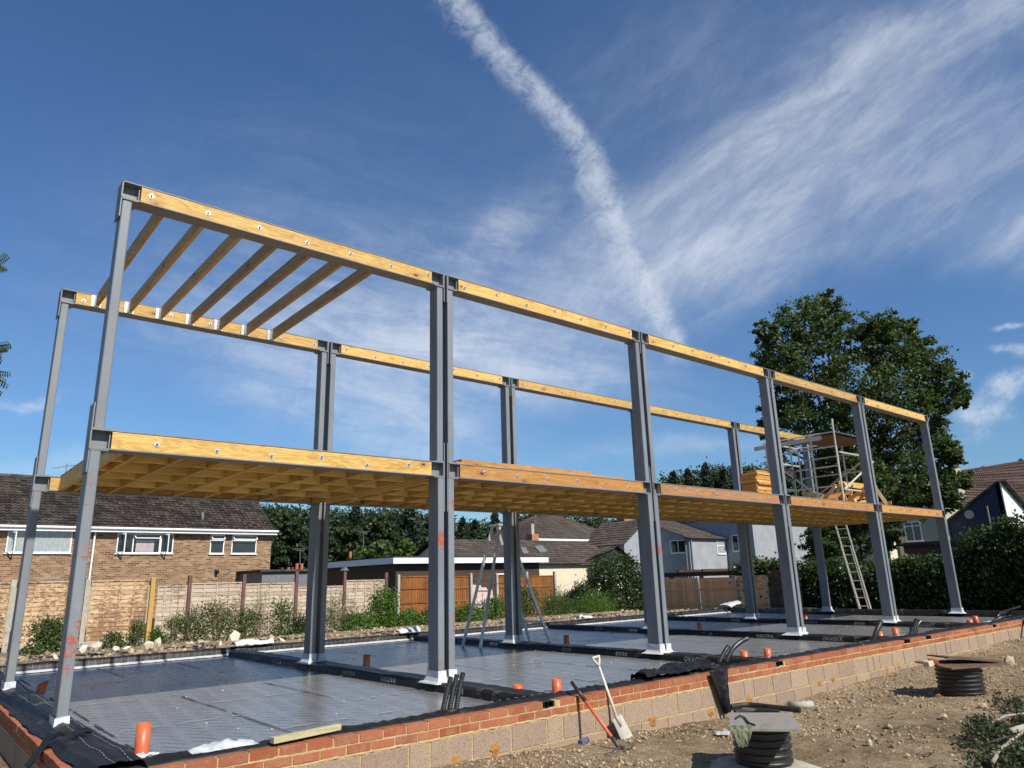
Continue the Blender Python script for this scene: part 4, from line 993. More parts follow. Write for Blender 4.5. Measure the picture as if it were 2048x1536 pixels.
# ------------------------------------------------------------------ manhole risers
def riser(cx_, cy_, z0, h, r, lab, lean=0):
    t = thing('manhole_riser', lab, 'manhole', (cx_, cy_, z0)); prof = [(r*.86, 0)]
    n = int(round(h/.056))
    for i in range(n):
        z = i*h/n; s_ = h/n
        prof += [(r*.93, z+s_*.08), (r*.935, z+s_*.42), (r, z+s_*.5), (r*1.005, z+s_*.72), (r*.985, z+s_*.84), (r*.93, z+s_*.9)]
    prof += [(r*.93, h), (r*.86, h), (r*.86, .02)]
    MB().lathe(prof, (cx_, cy_, z0), 56).build('ribbed_ring', M['rubberd'], t, smooth=False)
    return t
c1 = Vector((4.84, -3.88, 0)); z1_ = -.475
riser(c1.x, c1.y, z1_, .40, .245, 'black ribbed manhole riser nearest the camera, under a grey plywood board')
ap = MB(); n = 48
ring_ = []
for rr, z in ((.20, .06), (.27, .065), (.36, .055), (.47, .02), (.56, -.03)):
    ring_.append([(c1.x+(rr*(1+.14*fbm(math.cos(a)*1.5, math.sin(a)*1.5, 2)))*math.cos(a), c1.y+(rr*(1+.14*fbm(math.cos(a)*1.5, math.sin(a)*1.5, 5)))*math.sin(a), z1_+z+.012*fbm(math.cos(a)*3*rr*4, math.sin(a)*3*rr*4)) for a in [2*math.pi*k/n for k in range(n)]])
# haunch surface
ap.add([v for q in ring_ for v in q], [(i*n+k, i*n+(k+1) % n, (i+1)*n+(k+1) % n, (i+1)*n+k) for i in range(len(ring_)-1) for k in range(n)])
tag(ap.build('concrete_haunch', M['concl'], smooth=True), 'rough pale concrete ring around the foot of the nearest manhole', 'concrete')
def board(corners, z, th, mat, name, lab, cat, tilt=0):
    mb = MB(); vs = [(x, y, z_) for (x, y), z_ in zip(corners, z)]; mb.add(vs+[(x, y, q-th) for x, y, q in vs], [(0, 1, 2, 3), (7, 6, 5, 4)]+[(i, 4+i, 4+(i+1) % 4, (i+1) % 4) for i in range(4)])
    return tag(mb.build(name, mat), lab, cat)
zb = z1_+.42
cc = [at(px, py, 2, zb) for px, py in ((1457, 1425), (1583, 1425), (1605, 1459), (1461, 1457))]
board([(q.x, q.y) for q in cc], [zb]*4, .018, M['ply'], 'plywood_board', 'grey plywood board covering the nearest manhole', 'board')
cl_c = at(1482, 1458, 2, zb+.01); rn = (at(1500, 1458, 2, zb)-at(1465, 1458, 2, zb)).normalized(); fwn = Vector((-rn.y, rn.x, 0)); fwn = fwn if fwn.dot(FW) < 0 else -fwn
def clf(a, b):
    s_ = b*.27; out_ = -.13+s_; x = (a-.5)*.21*(1-.55*max(0, b-.5)*abs(a-.5)*4)*(1-.25*b)
    z = .012+.012*fbm(a*4, b*4, 2)
    if out_ > .0: z = .012-(out_)*.95; out_ = .012+.02*fbm(a*3, b*3)
    return (cl_c.x+rn.x*x+fwn.x*out_, cl_c.y+rn.y*x+fwn.y*out_, zb+z+.006*math.sin(a*22))
tag(MB().grid(26, 26, clf).build('cloth_rag', M['cloth'], smooth=True, recalc=False), 'khaki cloth rag hanging over the front edge of the plywood board', 'cloth')
gl = MB().tube([at(1471, 1437, 2, zb+.01), at(1480, 1431, 2, zb+.012), at(1490, 1436, 2, zb+.01), at(1498, 1446, 2, zb+.012), at(1510, 1450, 2, zb+.01)], .008, 6)
tag(gl.build('glove_strap', M['rubber']), 'curled black strap beside the khaki rag on the plywood board', 'strap')
c2 = Vector((10.1, -3.62, 0))
riser(c2.x, c2.y, -.47, .37, .285, 'black ribbed manhole riser farther off, under tilted brown boards')
zt = -.09
cb = [at(px, py, 2, zt) for px, py in ((1872, 1334), (1930, 1325), (2004, 1336), (1985, 1340))]
board([(9.55, -3.75), (9.9, -3.15), (10.75, -3.65), (10.45, -4.15)], [zt+.0, zt+.02, zt+.012, zt], .016, M['rustply'], 'lid_board', 'thin brown board lying on the farther manhole', 'board')
board([(9.9, -3.6), (10.1, -3.25), (10.65, -3.7), (10.45, -4.05)], [zt+.10, zt+.10, zt+.035, zt+.03], .02, M['rustply'], 'lid_board', 'warped brown board tilted on top of the lower board of the farther manhole', 'board')
br_ = MB().bar((9.68, -3.5, zt+.045), (9.86, -3.40, zt+.05), .1, .06); tag(br_.build('loose_brick', M['redbrick'], bevel=.004), 'loose red brick weighing down the farther manhole boards', 'brick')
br_ = MB().bar((9.52, -3.45, zt+.03), (9.62, -3.48, zt+.04), .09, .07); tag(br_.build('chalk_lump', M['rubble'], bevel=.01), 'pale stone lump on the left tip of the farther manhole boards', 'stone')
# black pipes lying behind the near manhole
conduit([at(1462, 1413, 2, -.42), at(1500, 1410, 2, -.42), at(1550, 1415, 2, -.42), at(1600, 1420, 2, -.42)], 'black pipe lying on the gravel behind the plywood board, upper of two', .032, False)
conduit([at(1470, 1425, 2, -.44), at(1510, 1421, 2, -.44), at(1558, 1424, 2, -.44)], 'shorter black pipe lying behind the plywood board, lower of two', .03, False)
o = MB().tube([at(1577, 1409, 2, -.47), at(1600, 1411, 2, -.47), at(1624, 1409, 2, -.47)], .045, 12); tag(o.build('dusty_pipe', M['conc'], smooth=True), 'dusty pipe offcut half buried in gravel right of the black pipes', 'pipe')
sk = MB().grid(10, 8, lambda a, b: tuple(at(1432+28*a, 1462+8*b, 2, -.46+.02*abs(fbm(a*3, b*3)))))
tag(sk.build('plastic_scrap', M['bagw'], smooth=True, recalc=False), 'white and blue plastic scrap on the gravel left of the near manhole', 'plastic')

# ------------------------------------------------------------------ stones
ICO = None
def ico():
    t_ = (1+5**.5)/2; v = [(-1, t_, 0), (1, t_, 0), (-1, -t_, 0), (1, -t_, 0), (0, -1, t_), (0, 1, t_), (0, -1, -t_), (0, 1, -t_), (t_, 0, -1), (t_, 0, 1), (-t_, 0, -1), (-t_, 0, 1)]
    f = [(0, 11, 5), (0, 5, 1), (0, 1, 7), (0, 7, 10), (0, 10, 11), (1, 5, 9), (5, 11, 4), (11, 10, 2), (10, 7, 6), (7, 1, 8), (3, 9, 4), (3, 4, 2), (3, 2, 6), (3, 6, 8), (3, 8, 9), (4, 9, 5), (2, 4, 11), (6, 2, 10), (8, 6, 7), (9, 8, 1)]
    return np.array(v)/math.sqrt(1+t_*t_), f
IV, IF = ico()
def stone(mb, x, y, z, s_):
    R = Matrix.Rotation(random.uniform(0, 6.3), 3, Vector((random.gauss(0, 1), random.gauss(0, 1), random.gauss(0, 1))).normalized())
    v = IV*(1+RNG.uniform(-.28, .28, (12, 1)))*np.array([1, random.uniform(.6, 1), random.uniform(.4, .8)])*s_
    v = v @ np.array(R).T + np.array([x, y, z])
    mb.add(v.tolist(), IF)
mb = MB()
for q in range(21000):
    if q < 17500:
        # dense near the wall foot and around the near manhole, thinning outwards
        x = -.5+20*random.random()**1.35; y = -2.1-abs(random.gauss(0, 1.3))
        if y < -7: continue
        if fbm(x*.5, y*.7, 9) < -.12 and random.random() < .85: continue
        s_ = random.choice([.005, .007, .009, .011, .014, .02]) if random.random() < .993 else random.uniform(.026, .045)
    else:
        x = -2+24*random.random(); y = 7.6+random.random()**1.4*4.5; s_ = random.uniform(.01, .045)
        if random.random() < .1: s_ *= 2
    stone(mb, x, y, gz(x, y)+s_*.25, s_)
o = mb.build('gravel', M['stone'], loc=(0, 0, 0), recalc=False); o['kind'] = 'stuff'; o['label'] = 'flint gravel and stones scattered over the bare soil'; 
mb = MB()
for q in range(1500):
    x = -.5+17*random.random()**1.2; y = -2.3-abs(random.gauss(0, 1.9))
    if fbm(x*.8, y*.8, 21) < .0: continue
    s_ = random.choice([.012, .018, .025, .035]); stone(mb, x, y, gz(x, y)+s_*.1, s_)
o = mb.build('soil_clods', M['soil'], loc=(0, 0, 0), recalc=False); o['kind'] = 'stuff'; o['label'] = 'crumbly brown clods of soil on the bare ground'
big = [(190, 1300, .22, 'large squarish rubble block in the spoil bank left of the yellow post'), (165, 1306, .14, 'brown rubble lump beside the nearest column'), (253, 1297, .13, 'pale stone in the spoil bank by the green weed'), (295, 1294, .17, 'pale stone at the foot of the yellow fence post'), (315, 1290, .18, 'pointed pale stone right of the yellow fence post'),
       (467, 1276, .22, 'tall white boulder among the weeds before the fence'), (403, 1290, .13, 'white broken chalk lump at the slab edge'), (440, 1290, .1, 'small cream stone left of the tall white boulder'), (565, 1283, .12, 'flat cream stone behind the first back pair of columns'), (110, 1315, .09, 'orange-brown brick rubble left of the nearest column'), (230, 1300, .1, 'small stone in the middle of the spoil bank')]
for px, py, s_, lab in big:
    c_ = at(px, py, 2, -.02); c_ = Vector((c_.x, min(c_.y, 11.3), 0)); z = gz(c_.x, c_.y); mb = MB(); stone(mb, c_.x, c_.y, z+s_*.35, s_*.8)
    tag(mb.build('rubble_stone', M['rubble'], bevel=0), lab, 'stone', 'larger stones of the spoil bank')
for px, py, s_, lab in [(1885, 1434, .05, 'square white stone on the bare soil'), (1738, 1490, .06, 'brown stone at the bottom of the photo'), (1825, 1478, .045, 'two-tone split flint on the soil'), (1712, 1450, .05, 'pale triangular stone on the soil'), (1965, 1410, .06, 'brown stone right of the farther manhole'), (2020, 1330, .12, 'clod of dark soil at the right edge'), (1778, 1452, .05, 'flat cream flint among twigs')]:
    c_ = at(px, py, 2, -.45); z = gz(c_.x, c_.y); mb = MB(); stone(mb, c_.x, c_.y, z+s_*.4, s_)
    tag(mb.build('loose_stone', M['stone']), lab, 'stone', 'loose stones on the soil')

# ------------------------------------------------------------------ vegetation
def leaves(mb_v, mb_f, pts, size, up=.3, aspect=.6):
    """append one small folded leaf (4 verts, 2 tris) per point"""
    n = len(pts)
    if n == 0: return
    d = RNG.normal(size=(n, 3)); d[:, 2] += up; d /= np.linalg.norm(d, axis=1)[:, None]
    e = RNG.normal(size=(n, 3)); s_ = np.cross(d, e); s_ /= np.linalg.norm(s_, axis=1)[:, None]
    nn_ = np.cross(d, s_); sz = size*RNG.uniform(.6, 1.3, (n, 1))
    a = pts-d*sz*.5; b = pts+s_*sz*aspect*.5+nn_*sz*.12; c = pts+d*sz*.5; e = pts-s_*sz*aspect*.5+nn_*sz*.12
    base_ = sum(len(q) for q in mb_v); mb_v.append(np.stack([a, b, c, e], 1).reshape(-1, 3))
    i = np.arange(n)*4+base_; mb_f.append(np.stack([i, i+1, i+2, i+3], 1))
def leafmesh(name, V, F, mat, parent=None, loc=None):
    V = np.concatenate(V); F = np.concatenate(F); org = parent['_o'] if parent is not None else loc
    V = V-np.array([float(q) for q in org]); me = bpy.data.meshes.new(name)
    me.vertices.add(len(V)); me.vertices.foreach_set('co', V.ravel()); me.loops.add(len(F)*4); me.loops.foreach_set('vertex_index', F.ravel().astype(np.int32))
    me.polygons.add(len(F)); me.polygons.foreach_set('loop_start', (np.arange(len(F))*4).astype(np.int32)); me.polygons.foreach_set('loop_total', np.full(len(F), 4, np.int32)); me.update(); me.validate()
    me.materials.append(mat); o = bpy.data.objects.new(name, me); C.objects.link(o); o['_o'] = [float(q) for q in org]
    if parent is not None: o.parent = parent
    else: o.location = loc
    return o
def cluster_pts(c, r, nclump, per, flat=.8, clump=.28, shell=.55):
    """points gathered into clumps spread through an uneven crown lobe"""
    out = []
    for _ in range(nclump):
        d = RNG.normal(size=3); d /= np.linalg.norm(d); rr = r*(shell+(1-shell)*RNG.random())
        cc_ = np.array(c)+d*rr*np.array([1, 1, flat]); cr = r*clump*RNG.uniform(.6, 1.3)
        out.append(cc_+RNG.normal(size=(per, 3))*cr*.5*np.array([1, 1, .6]))
    return np.concatenate(out)

# big sycamore beyond the right end
tr0 = dep(1700, 1195, 37); tr0.z = -.4
t = thing('sycamore_tree', 'very tall dark leafy tree rising behind the right end of the steel frame', 'tree', tuple(tr0))
lobes = [(1640, 615, 42), (1600, 655, 66), (1690, 660, 62), (1535, 668, 34), (1560, 720, 60), (1650, 730, 85), (1760, 665, 46), (1795, 655, 44), (1770, 715, 66), (1840, 705, 46), (1850, 745, 60), (1890, 775, 48), (1920, 800, 22),
         (1540, 735, 38), (1590, 790, 60), (1700, 790, 95), (1790, 800, 80), (1860, 830, 52), (1545, 830, 36), (1530, 860, 24), (1600, 850, 60), (1690, 870, 85), (1780, 880, 85), (1850, 890, 56), (1890, 900, 36), (1560, 895, 30),
         (1640, 930, 60), (1720, 950, 70), (1800, 960, 68), (1870, 960, 50), (1905, 915, 24), (1680, 1010, 70), (1760, 1020, 60), (1840, 1010, 40), (1890, 990, 38), (1650, 1080, 50), (1700, 1090, 60), (1640, 1130, 40), (1770, 1080, 36), (1730, 1150, 50), (1925, 960, 25)]
V_, F_ = [], []; tipsL = []
for (px, py, r) in lobes:
    dd = 37+random.uniform(-2.0, 1.6)+(px-1700)*.002; c_ = dep(px, py, dd); R_ = r*dd/FO*.98; tipsL.append((c_, R_))
    leaves(V_, F_, cluster_pts(c_, R_*.95, int(22+R_*30), 44, .95, .22, .35), .155, .2, .75)
leafmesh('crown', V_, F_, M['leafD'], t)
tk = MB(); P0_ = Vector(tr0); top_ = dep(1700, 900, 37)
tk.tube([P0_, P0_+Vector((.1, 0, 3)), P0_.lerp(top_, .6), top_, dep(1660, 680, 37)], [.45, .36, .28, .2, .06], 10)
for (c_, R_) in tipsL:
    s_ = P0_.lerp(top_, random.uniform(.45, .95)); m_ = s_.lerp(c_, .5)+Vector((0, 0, .3)); tk.tube([s_, m_, c_], [.11, .07, .025], 6)
    for q in range(3):
        e_ = c_+Vector((random.uniform(-1, 1), random.uniform(-1, 1), random.uniform(-.6, 1)))*R_*.5; tk.tube([m_.lerp(c_, .5), e_], [.035, .01], 4)
tk.build('trunk', M['bark'], t, smooth=True)

def tree(px, py_top, py_base, dd, wpx, kind, lab, name='woodland_tree', grp='trees behind the houses', dens=1.0):
    topv = dep(px, py_top, dd); H = topv.z+.4; base_ = Vector((topv.x, topv.y, -.4)); t = thing(name, lab, 'tree', tuple(base_), grp)
    R_ = wpx*1.45*dd/FO/2; V_, F_ = [], []
    if kind == 'conifer':
        n_ = int(H*6)
        for q in range(n_):
            f_ = (q+.5)/n_; z = H*(.22+.78*f_); rr = R_*(1-f_)**1.0*random.uniform(.65, 1.2)+.10
            for a in range(6):
                th = random.uniform(0, 6.28); L_ = rr*random.uniform(.6, 1.1); m_ = int(24*dens)
                tt = RNG.random(m_)**.7; pts = np.stack([base_.x+math.cos(th)*L_*tt, base_.y+math.sin(th)*L_*tt, base_.z+z-.25*L_*tt*tt+RNG.normal(size=m_)*.10], 1)+RNG.normal(size=(m_, 3))*.10
                leaves(V_, F_, pts, .34, .1, .45)
        leafmesh('crown', V_, F_, M['leafC'], t)
        MB().tube([base_, base_+Vector((0, 0, H*.5)), base_+Vector((0, 0, H*.97))], [.22, .14, .03], 7).build('trunk', M['bark'], t, smooth=True)
    else:
        mt = {'dark': M['leafO'], 'mid': M['leafM']}[kind]; nl = 17; tk = MB(); cen = []
        for q in range(nl):
            th = random.uniform(0, 6.28); f_ = (q+.5)/nl; rr = R_*(.72*math.sin(math.pi*(.30+.60*f_)))*random.uniform(.4, 1)
            c_ = base_+Vector((math.cos(th)*rr, math.sin(th)*rr, H*(.16+.72*f_))); lr = R_*random.uniform(.34, .55)*(1-.25*f_); c_.z = min(c_.z, base_.z+H-lr*.8)
            cen.append((c_, lr)); leaves(V_, F_, cluster_pts(c_, lr, int((16+lr*16)*dens), 44, .9, .26, .3), .27, .2, .75)
        leafmesh('crown', V_, F_, mt, t)
        tk.tube([base_, base_+Vector((0, 0, H*.4)), base_+Vector((0, 0, H*.8))], [.3, .2, .06], 7)
        for c_, lr in cen: tk.tube([base_+Vector((0, 0, H*.38)), c_], [.09, .02], 5)
        tk.build('trunk', M['bark'], t, smooth=True)
T_ = [(530, 1010, 62, 95, 'dark', 'dark rounded tree just right of the long brick house'), (590, 1022, 60, 90, 'dark', 'dark tree left of the first back pair of columns'), (650, 1040, 66, 90, 'dark', 'lower dark tree behind the first back pair of columns'),
      (712, 1012, 62, 80, 'conifer', 'feathery dark conifer right of the first back pair of columns'), (690, 1045, 55, 95, 'dark', 'broad dark tree below the feathery conifer'), (760, 1018, 58, 80, 'dark', 'dark bushy tree midway between the first two pairs'), (820, 1010, 54, 110, 'conifer', 'massive brownish conifer left of the first front pair'), (870, 1025, 56, 90, 'dark', 'dark tree hidden behind the first front pair'),
      (925, 1040, 70, 44, 'conifer', 'pointed fir right of the first front pair'), (950, 1044, 72, 40, 'conifer', 'pointed fir left of the stepladder top'), (975, 1050, 66, 70, 'dark', 'dark tree behind the stepladder'), (990, 1026, 70, 60, 'conifer', 'taller fir above the stepladder'), (1050, 1022, 68, 100, 'dark', 'dark tree above the brown hipped roof'), (1110, 1030, 75, 90, 'dark', 'dark tree behind the brown hipped roof'),
      (790, 1078, 44, 110, 'mid', 'olive-green bush-like tree behind the flat-roofed shed'), (720, 1085, 46, 60, 'mid', 'pale green shrub tree left of the flat-roofed shed'), (930, 1075, 60, 60, 'mid', 'light green tree with white blossom left of the stepladder'),
      (1345, 948, 75, 62, 'conifer', 'dark fir above the deck, left of the fourth back pair'), (1375, 942, 78, 55, 'conifer', 'second dark fir above the deck'), (1410, 930, 76, 62, 'conifer', 'tallest dark fir above the deck'), (1445, 938, 78, 60, 'conifer', 'dark fir just left of the fourth back pair'), (1425, 955, 80, 110, 'dark', 'low dark tree under the tallest fir'), (1500, 940, 74, 70, 'conifer', 'dark fir behind the timber bundle'), (1545, 925, 72, 70, 'dark', 'dark tree behind the timber bundle'), (1340, 968, 80, 90, 'dark', 'low dark tree at the left of the firs'),
      (1965, 918, 85, 62, 'mid', 'sunlit green tree over the right-hand roof ridge'), (2000, 925, 88, 60, 'mid', 'smaller sunlit green tree over the right-hand roof ridge'), (1930, 945, 70, 60, 'dark', 'dark tree beside the right-hand chimney'), (2042, 922, 90, 30, 'conifer', 'small fir at the far right edge')]
for px, py, dd, wpx, kd, lab in T_: tree(px, py, 0, dd, wpx, kd, lab)
V_, F_ = [], []
for TL in ([(440, 1040), (520, 1018), (600, 1026), (700, 1032), (800, 1026), (860, 1030), (920, 1058), (1000, 1052), (1060, 1038), (1240, 1050), (1330, 1060)], [(1290, 985), (1330, 965), (1400, 944), (1480, 945), (1580, 940), (1700, 960), (1900, 960), (2100, 940)]):
    for q in range(900):
        px = random.uniform(TL[0][0], TL[-1][0]); ty = float(np.interp(px, [a[0] for a in TL], [a[1] for a in TL])); dd = random.uniform(84, 96); c_ = dep(px, ty, 90); c_ = CAM+(c_-CAM)*(dd/90)
        z = -.4+(c_.z+.4)*random.random()**.6; leaves(V_, F_, np.array([c_.x, c_.y, z])+RNG.normal(size=(110, 3))*np.array([.9, .9, .5]), .38, .2, .75)
o = leafmesh('distant_wood', V_, F_, M['leafO'], None, (55, 70, 0)); o['kind'] = 'stuff'; o['label'] = 'far dark wood closing the horizon behind the houses'

# pinnate fronds of a tree just outside the left edge
fr_c = dep(-90, 640, 11.5)
t = thing('ash_tree', 'tree whose feathery leaf fronds poke in at the left edge', 'tree', (fr_c.x-.3, fr_c.y+.2, -.1))
V_, F_ = [], []; tw = MB()
for (px, py, lx, ly, n_) in [(-30, 545, 14, 512, 2), (-30, 530, 10, 540, 2), (-45, 700, 20, 685, 3), (-40, 700, 12, 702, 2), (-35, 690, 6, 716, 2), (-50, 730, 14, 768, 3), (-45, 740, 20, 752, 2), (-40, 760, 4, 785, 2), (-80, 600, -20, 560, 3), (-100, 680, -30, 660, 3)]:
    a = dep(px, py, 11.5); 
    for q in range(n_):
        b = dep(lx+random.uniform(-8, 2), ly+random.uniform(-8, 8), 11.5+random.uniform(-.3, .3)); tw.tube([a, a.lerp(b, .5)+Vector((0, 0, .02)), b], [.008, .005, .002], 4)
        for k in range(11):
            f_ = .25+.75*k/10; c_ = a.lerp(b, f_); dr = (b-a).normalized()
            for s_ in (-1, 1):
                l_ = dr.cross(FW).normalized()*s_*.075*(1.15-f_*.6)+Vector((0, 0, -.03))+dr*.018; e_ = c_+l_; sd_ = l_.cross(FW).normalized()*.014
                base_ = sum(len(z) for z in V_); V_.append(np.array([c_, c_+l_*.5+sd_, e_, c_+l_*.5-sd_])); F_.append(np.array([[base_, base_+1, base_+2, base_+3]]))
leafmesh('crown', V_, F_, M['leafD'], t)
b0 = Vector((fr_c.x-.3, fr_c.y+.2, -.1))
tw.tube([b0, b0+Vector((0, 0, 3)), dep(-110, 660, 11.5)], [.12, .09, .05], 8)
for px, py in ((-30, 545), (-45, 700), (-50, 735), (-80, 600)): tw.tube([dep(-110, 660, 11.5), dep(px, py, 11.5)], [.03, .008], 5)
tw.build('trunk', M['bark'], t)

def shrub(x, y, w_, d_, h, mat, lab, name='shrub', grp=None, stems=0, dens=1.0, size=.05, cat='shrub', zb_=None, flowers=0, spiky=False):
    z = gz(x, y) if zb_ is None else zb_; t = thing(name, lab, cat, (x, y, z), grp); V_, F_ = [], []
    n_ = int(60*dens*max(.3, w_*d_*h)**.6)+14
    for q in range(n_):
        a = random.uniform(0, 6.28); rr = math.sqrt(random.random()); f_ = random.random()
        cz = z+h*f_*(1-.30*rr)*(1 if not spiky else random.uniform(.5, 1.1)); sh_ = 1-.45*f_
        c_ = np.array([x+math.cos(a)*rr*w_/2*sh_, y+math.sin(a)*rr*d_/2*sh_, cz]); sp_ = .09*max(.5, (w_+h)/1.6)
        leaves(V_, F_, c_+RNG.normal(size=(30, 3))*sp_*np.array([1, 1, 1.1 if spiky else .7]), size, .5 if spiky else .2, .3 if spiky else .7)
    leafmesh('foliage', V_, F_, mat, t)
    st = MB()
    for q in range(6+stems):
        a = random.uniform(0, 6.28); e_ = Vector((x+math.cos(a)*w_*.4*random.random(), y+math.sin(a)*d_*.4*random.random(), z+h*random.uniform(.6, 1.15))); b_ = Vector((x+math.cos(a)*.05, y+math.sin(a)*.05, z-.02)); st.tube([b_, b_.lerp(e_, .5)+Vector((random.uniform(-.03, .03), 0, .03)), e_], [.008, .006, .003], 4)
    st.build('stems', M['dry'] if stems else M['bark'], t)
    if flowers:
        fl_ = MB()
        for q in range(flowers):
            a = random.uniform(3.3, 5.6); c_ = Vector((x+math.cos(a)*w_*.5*random.uniform(.7, 1), y+math.sin(a)*d_*.5*random.uniform(.8, 1.02), z+h*random.uniform(.15, .95))); stone(fl_, c_.x, c_.y, c_.z, random.uniform(.03, .05))
        fl_.build('flowers', M['flower'], t)
    return t
FG = 'wild plants along the back fence'
shrub(1.62, 11.6, 1.05, .8, .78, M['leafM'], 'dense round green bush between the two leftmost columns', 'bush', FG, 0, 1.9, .06)
shrub(.55, 12.5, .7, .6, 1.05, M['leafW'], 'dry grey-green weeds at the left edge', 'weed', FG, 14, 1, .05)
def plantpx(px, py, wpx, hpx, mat, lab, Y=11.5, **k):
    c_ = at(px, py, 1, Y); d_ = (c_-CAM).dot(FW)/FO; shrub(c_.x, Y, wpx*d_*1.15, wpx*d_*.7, hpx*d_, mat, lab, 'weed', FG, **k)
plantpx(222, 1298, 44, 34, M['leafM'], 'low blue-green weed against the tan fence', 13, stems=3, size=.05)
plantpx(270, 1298, 26, 62, M['leafW'], 'spindly tall weed left of the yellow fence post', 13, stems=8, size=.05)
plantpx(312, 1290, 26, 34, M['leafG'], 'bright green little bush at the yellow fence post', 13, size=.05)
plantpx(345, 1290, 44, 60, M['leafW'], 'dry branching weed right of the yellow fence post', 13, stems=26, dens=.45, size=.05)
plantpx(380, 1288, 70, 70, M['leafW'], 'feathery weeds before the first red-brown post', 13, stems=20, dens=.9, size=.055)
plantpx(432, 1288, 80, 84, M['leafW'], 'tall pale seeding weeds between the first two red-brown posts', 13, stems=34, dens=1.0, size=.055)
plantpx(485, 1285, 60, 60, M['leafM'], 'dark bush under the second red-brown post', 13, stems=6, size=.06)
plantpx(515, 1283, 40, 98, M['leafW'], 'tall spiky weed right of the second red-brown post', 13, stems=10, size=.05, spiky=True)
plantpx(560, 1282, 60, 74, M['leafM'], 'rounded leafy weed between the second and third red-brown posts', 13, stems=4, size=.06)
plantpx(598, 1280, 50, 40, M['leafO'], 'low dark bush behind the first back pair of columns', 13, size=.06)
plantpx(672, 1268, 66, 84, M['leafM'], 'weed with drooping fronds right of the first back pair', 13.5, stems=6, size=.07, spiky=True)
plantpx(720, 1262, 80, 40, M['leafG'], 'low bright ground-covering bramble right of the fronds', 13.5, size=.07)
plantpx(767, 1258, 62, 88, M['leafG'], 'rounded bright green bramble mound at the fence corner', 14, size=.075, dens=1.7)
plantpx(820, 1258, 80, 34, M['leafG'], 'low bramble below the orange fence, left part', 14, size=.075)
plantpx(880, 1258, 90, 34, M['leafM'], 'low bramble behind the first front pair of columns', 14, size=.075)
plantpx(935, 1258, 80, 36, M['leafG'], 'low bramble behind the legs of the stepladder', 14, size=.075)
plantpx(990, 1258, 70, 50, M['leafG'], 'bright bramble right of the leaning pink sheets', 14.5, size=.075)
plantpx(1055, 1255, 70, 66, M['leafW'], 'tangle of dry brambles right of the second back pair', 14.5, stems=16, size=.07)
plantpx(1110, 1252, 80, 60, M['leafM'], 'grassy bush between the stepladder and the rose hedge', 15, stems=8, size=.08, spiky=True)
plantpx(1190, 1248, 110, 50, M['leafG'], 'long green grass before the rose hedge', 15.5, stems=6, size=.09, spiky=True)
for (px, py, wpx, hpx, lab, fl) in [(1115, 1238, 60, 44, 'low left shoulder of the rose hedge', 3), (1170, 1238, 80, 62, 'climbing rose bush rising from the left, below the cream wall', 8), (1215, 1240, 66, 118, 'dark climbing rose bush with scattered white flowers, left of the top', 12), (1250, 1242, 60, 128, 'tallest part of the climbing rose with white flowers', 12), (1283, 1245, 50, 96, 'dark right end of the climbing rose behind the second front pair', 6)]:
    c_ = at(px, py, 1, 17.0); k_ = (c_-CAM).dot(FW)/FO; shrub(c_.x, 17.0, wpx*k_*1.1, 1.6, hpx*k_, M['leafH'], lab, 'rose_bush', 'climbing rose bushes', 0, 1.1, .11, 'bush', -.5, fl)

# ivy hedge along the right boundary (facing the slab, in shade)
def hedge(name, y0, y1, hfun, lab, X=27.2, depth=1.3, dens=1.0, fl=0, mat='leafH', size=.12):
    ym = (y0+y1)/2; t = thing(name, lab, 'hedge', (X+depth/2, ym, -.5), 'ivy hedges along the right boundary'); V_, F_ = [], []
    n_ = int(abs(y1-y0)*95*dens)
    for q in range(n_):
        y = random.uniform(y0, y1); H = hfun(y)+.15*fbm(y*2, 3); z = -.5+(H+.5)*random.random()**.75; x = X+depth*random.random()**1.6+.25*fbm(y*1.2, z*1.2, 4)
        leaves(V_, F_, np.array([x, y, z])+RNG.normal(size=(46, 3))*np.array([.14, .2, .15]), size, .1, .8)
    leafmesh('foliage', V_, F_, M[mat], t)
    core = MB().grid(20, 12, lambda a, b: (X+.6+.2*fbm(a*7, b*5), y0+(y1-y0)*a, -.5+(hfun(y0+(y1-y0)*a)+.2)*b)); core.build('inner_branches', M['bark'], t, recalc=False)
    if fl:
        f_ = MB()
        for q in range(fl): y = random.uniform(y0, y1); stone(f_, X-.15, y, random.uniform(0, hfun(y)*.9), random.uniform(.035, .06))
        f_.build('flowers', M['flower'], t)
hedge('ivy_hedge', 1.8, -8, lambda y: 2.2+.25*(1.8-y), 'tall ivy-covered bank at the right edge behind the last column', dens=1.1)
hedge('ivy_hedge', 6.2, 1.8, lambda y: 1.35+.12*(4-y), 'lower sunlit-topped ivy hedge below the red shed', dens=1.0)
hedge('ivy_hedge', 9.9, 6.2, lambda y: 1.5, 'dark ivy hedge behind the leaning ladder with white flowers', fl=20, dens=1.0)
hedge('ivy_hedge', 11.0, 9.7, lambda y: 1.6, 'ivy swallowing the end of the brown fence', fl=6, dens=1.0)

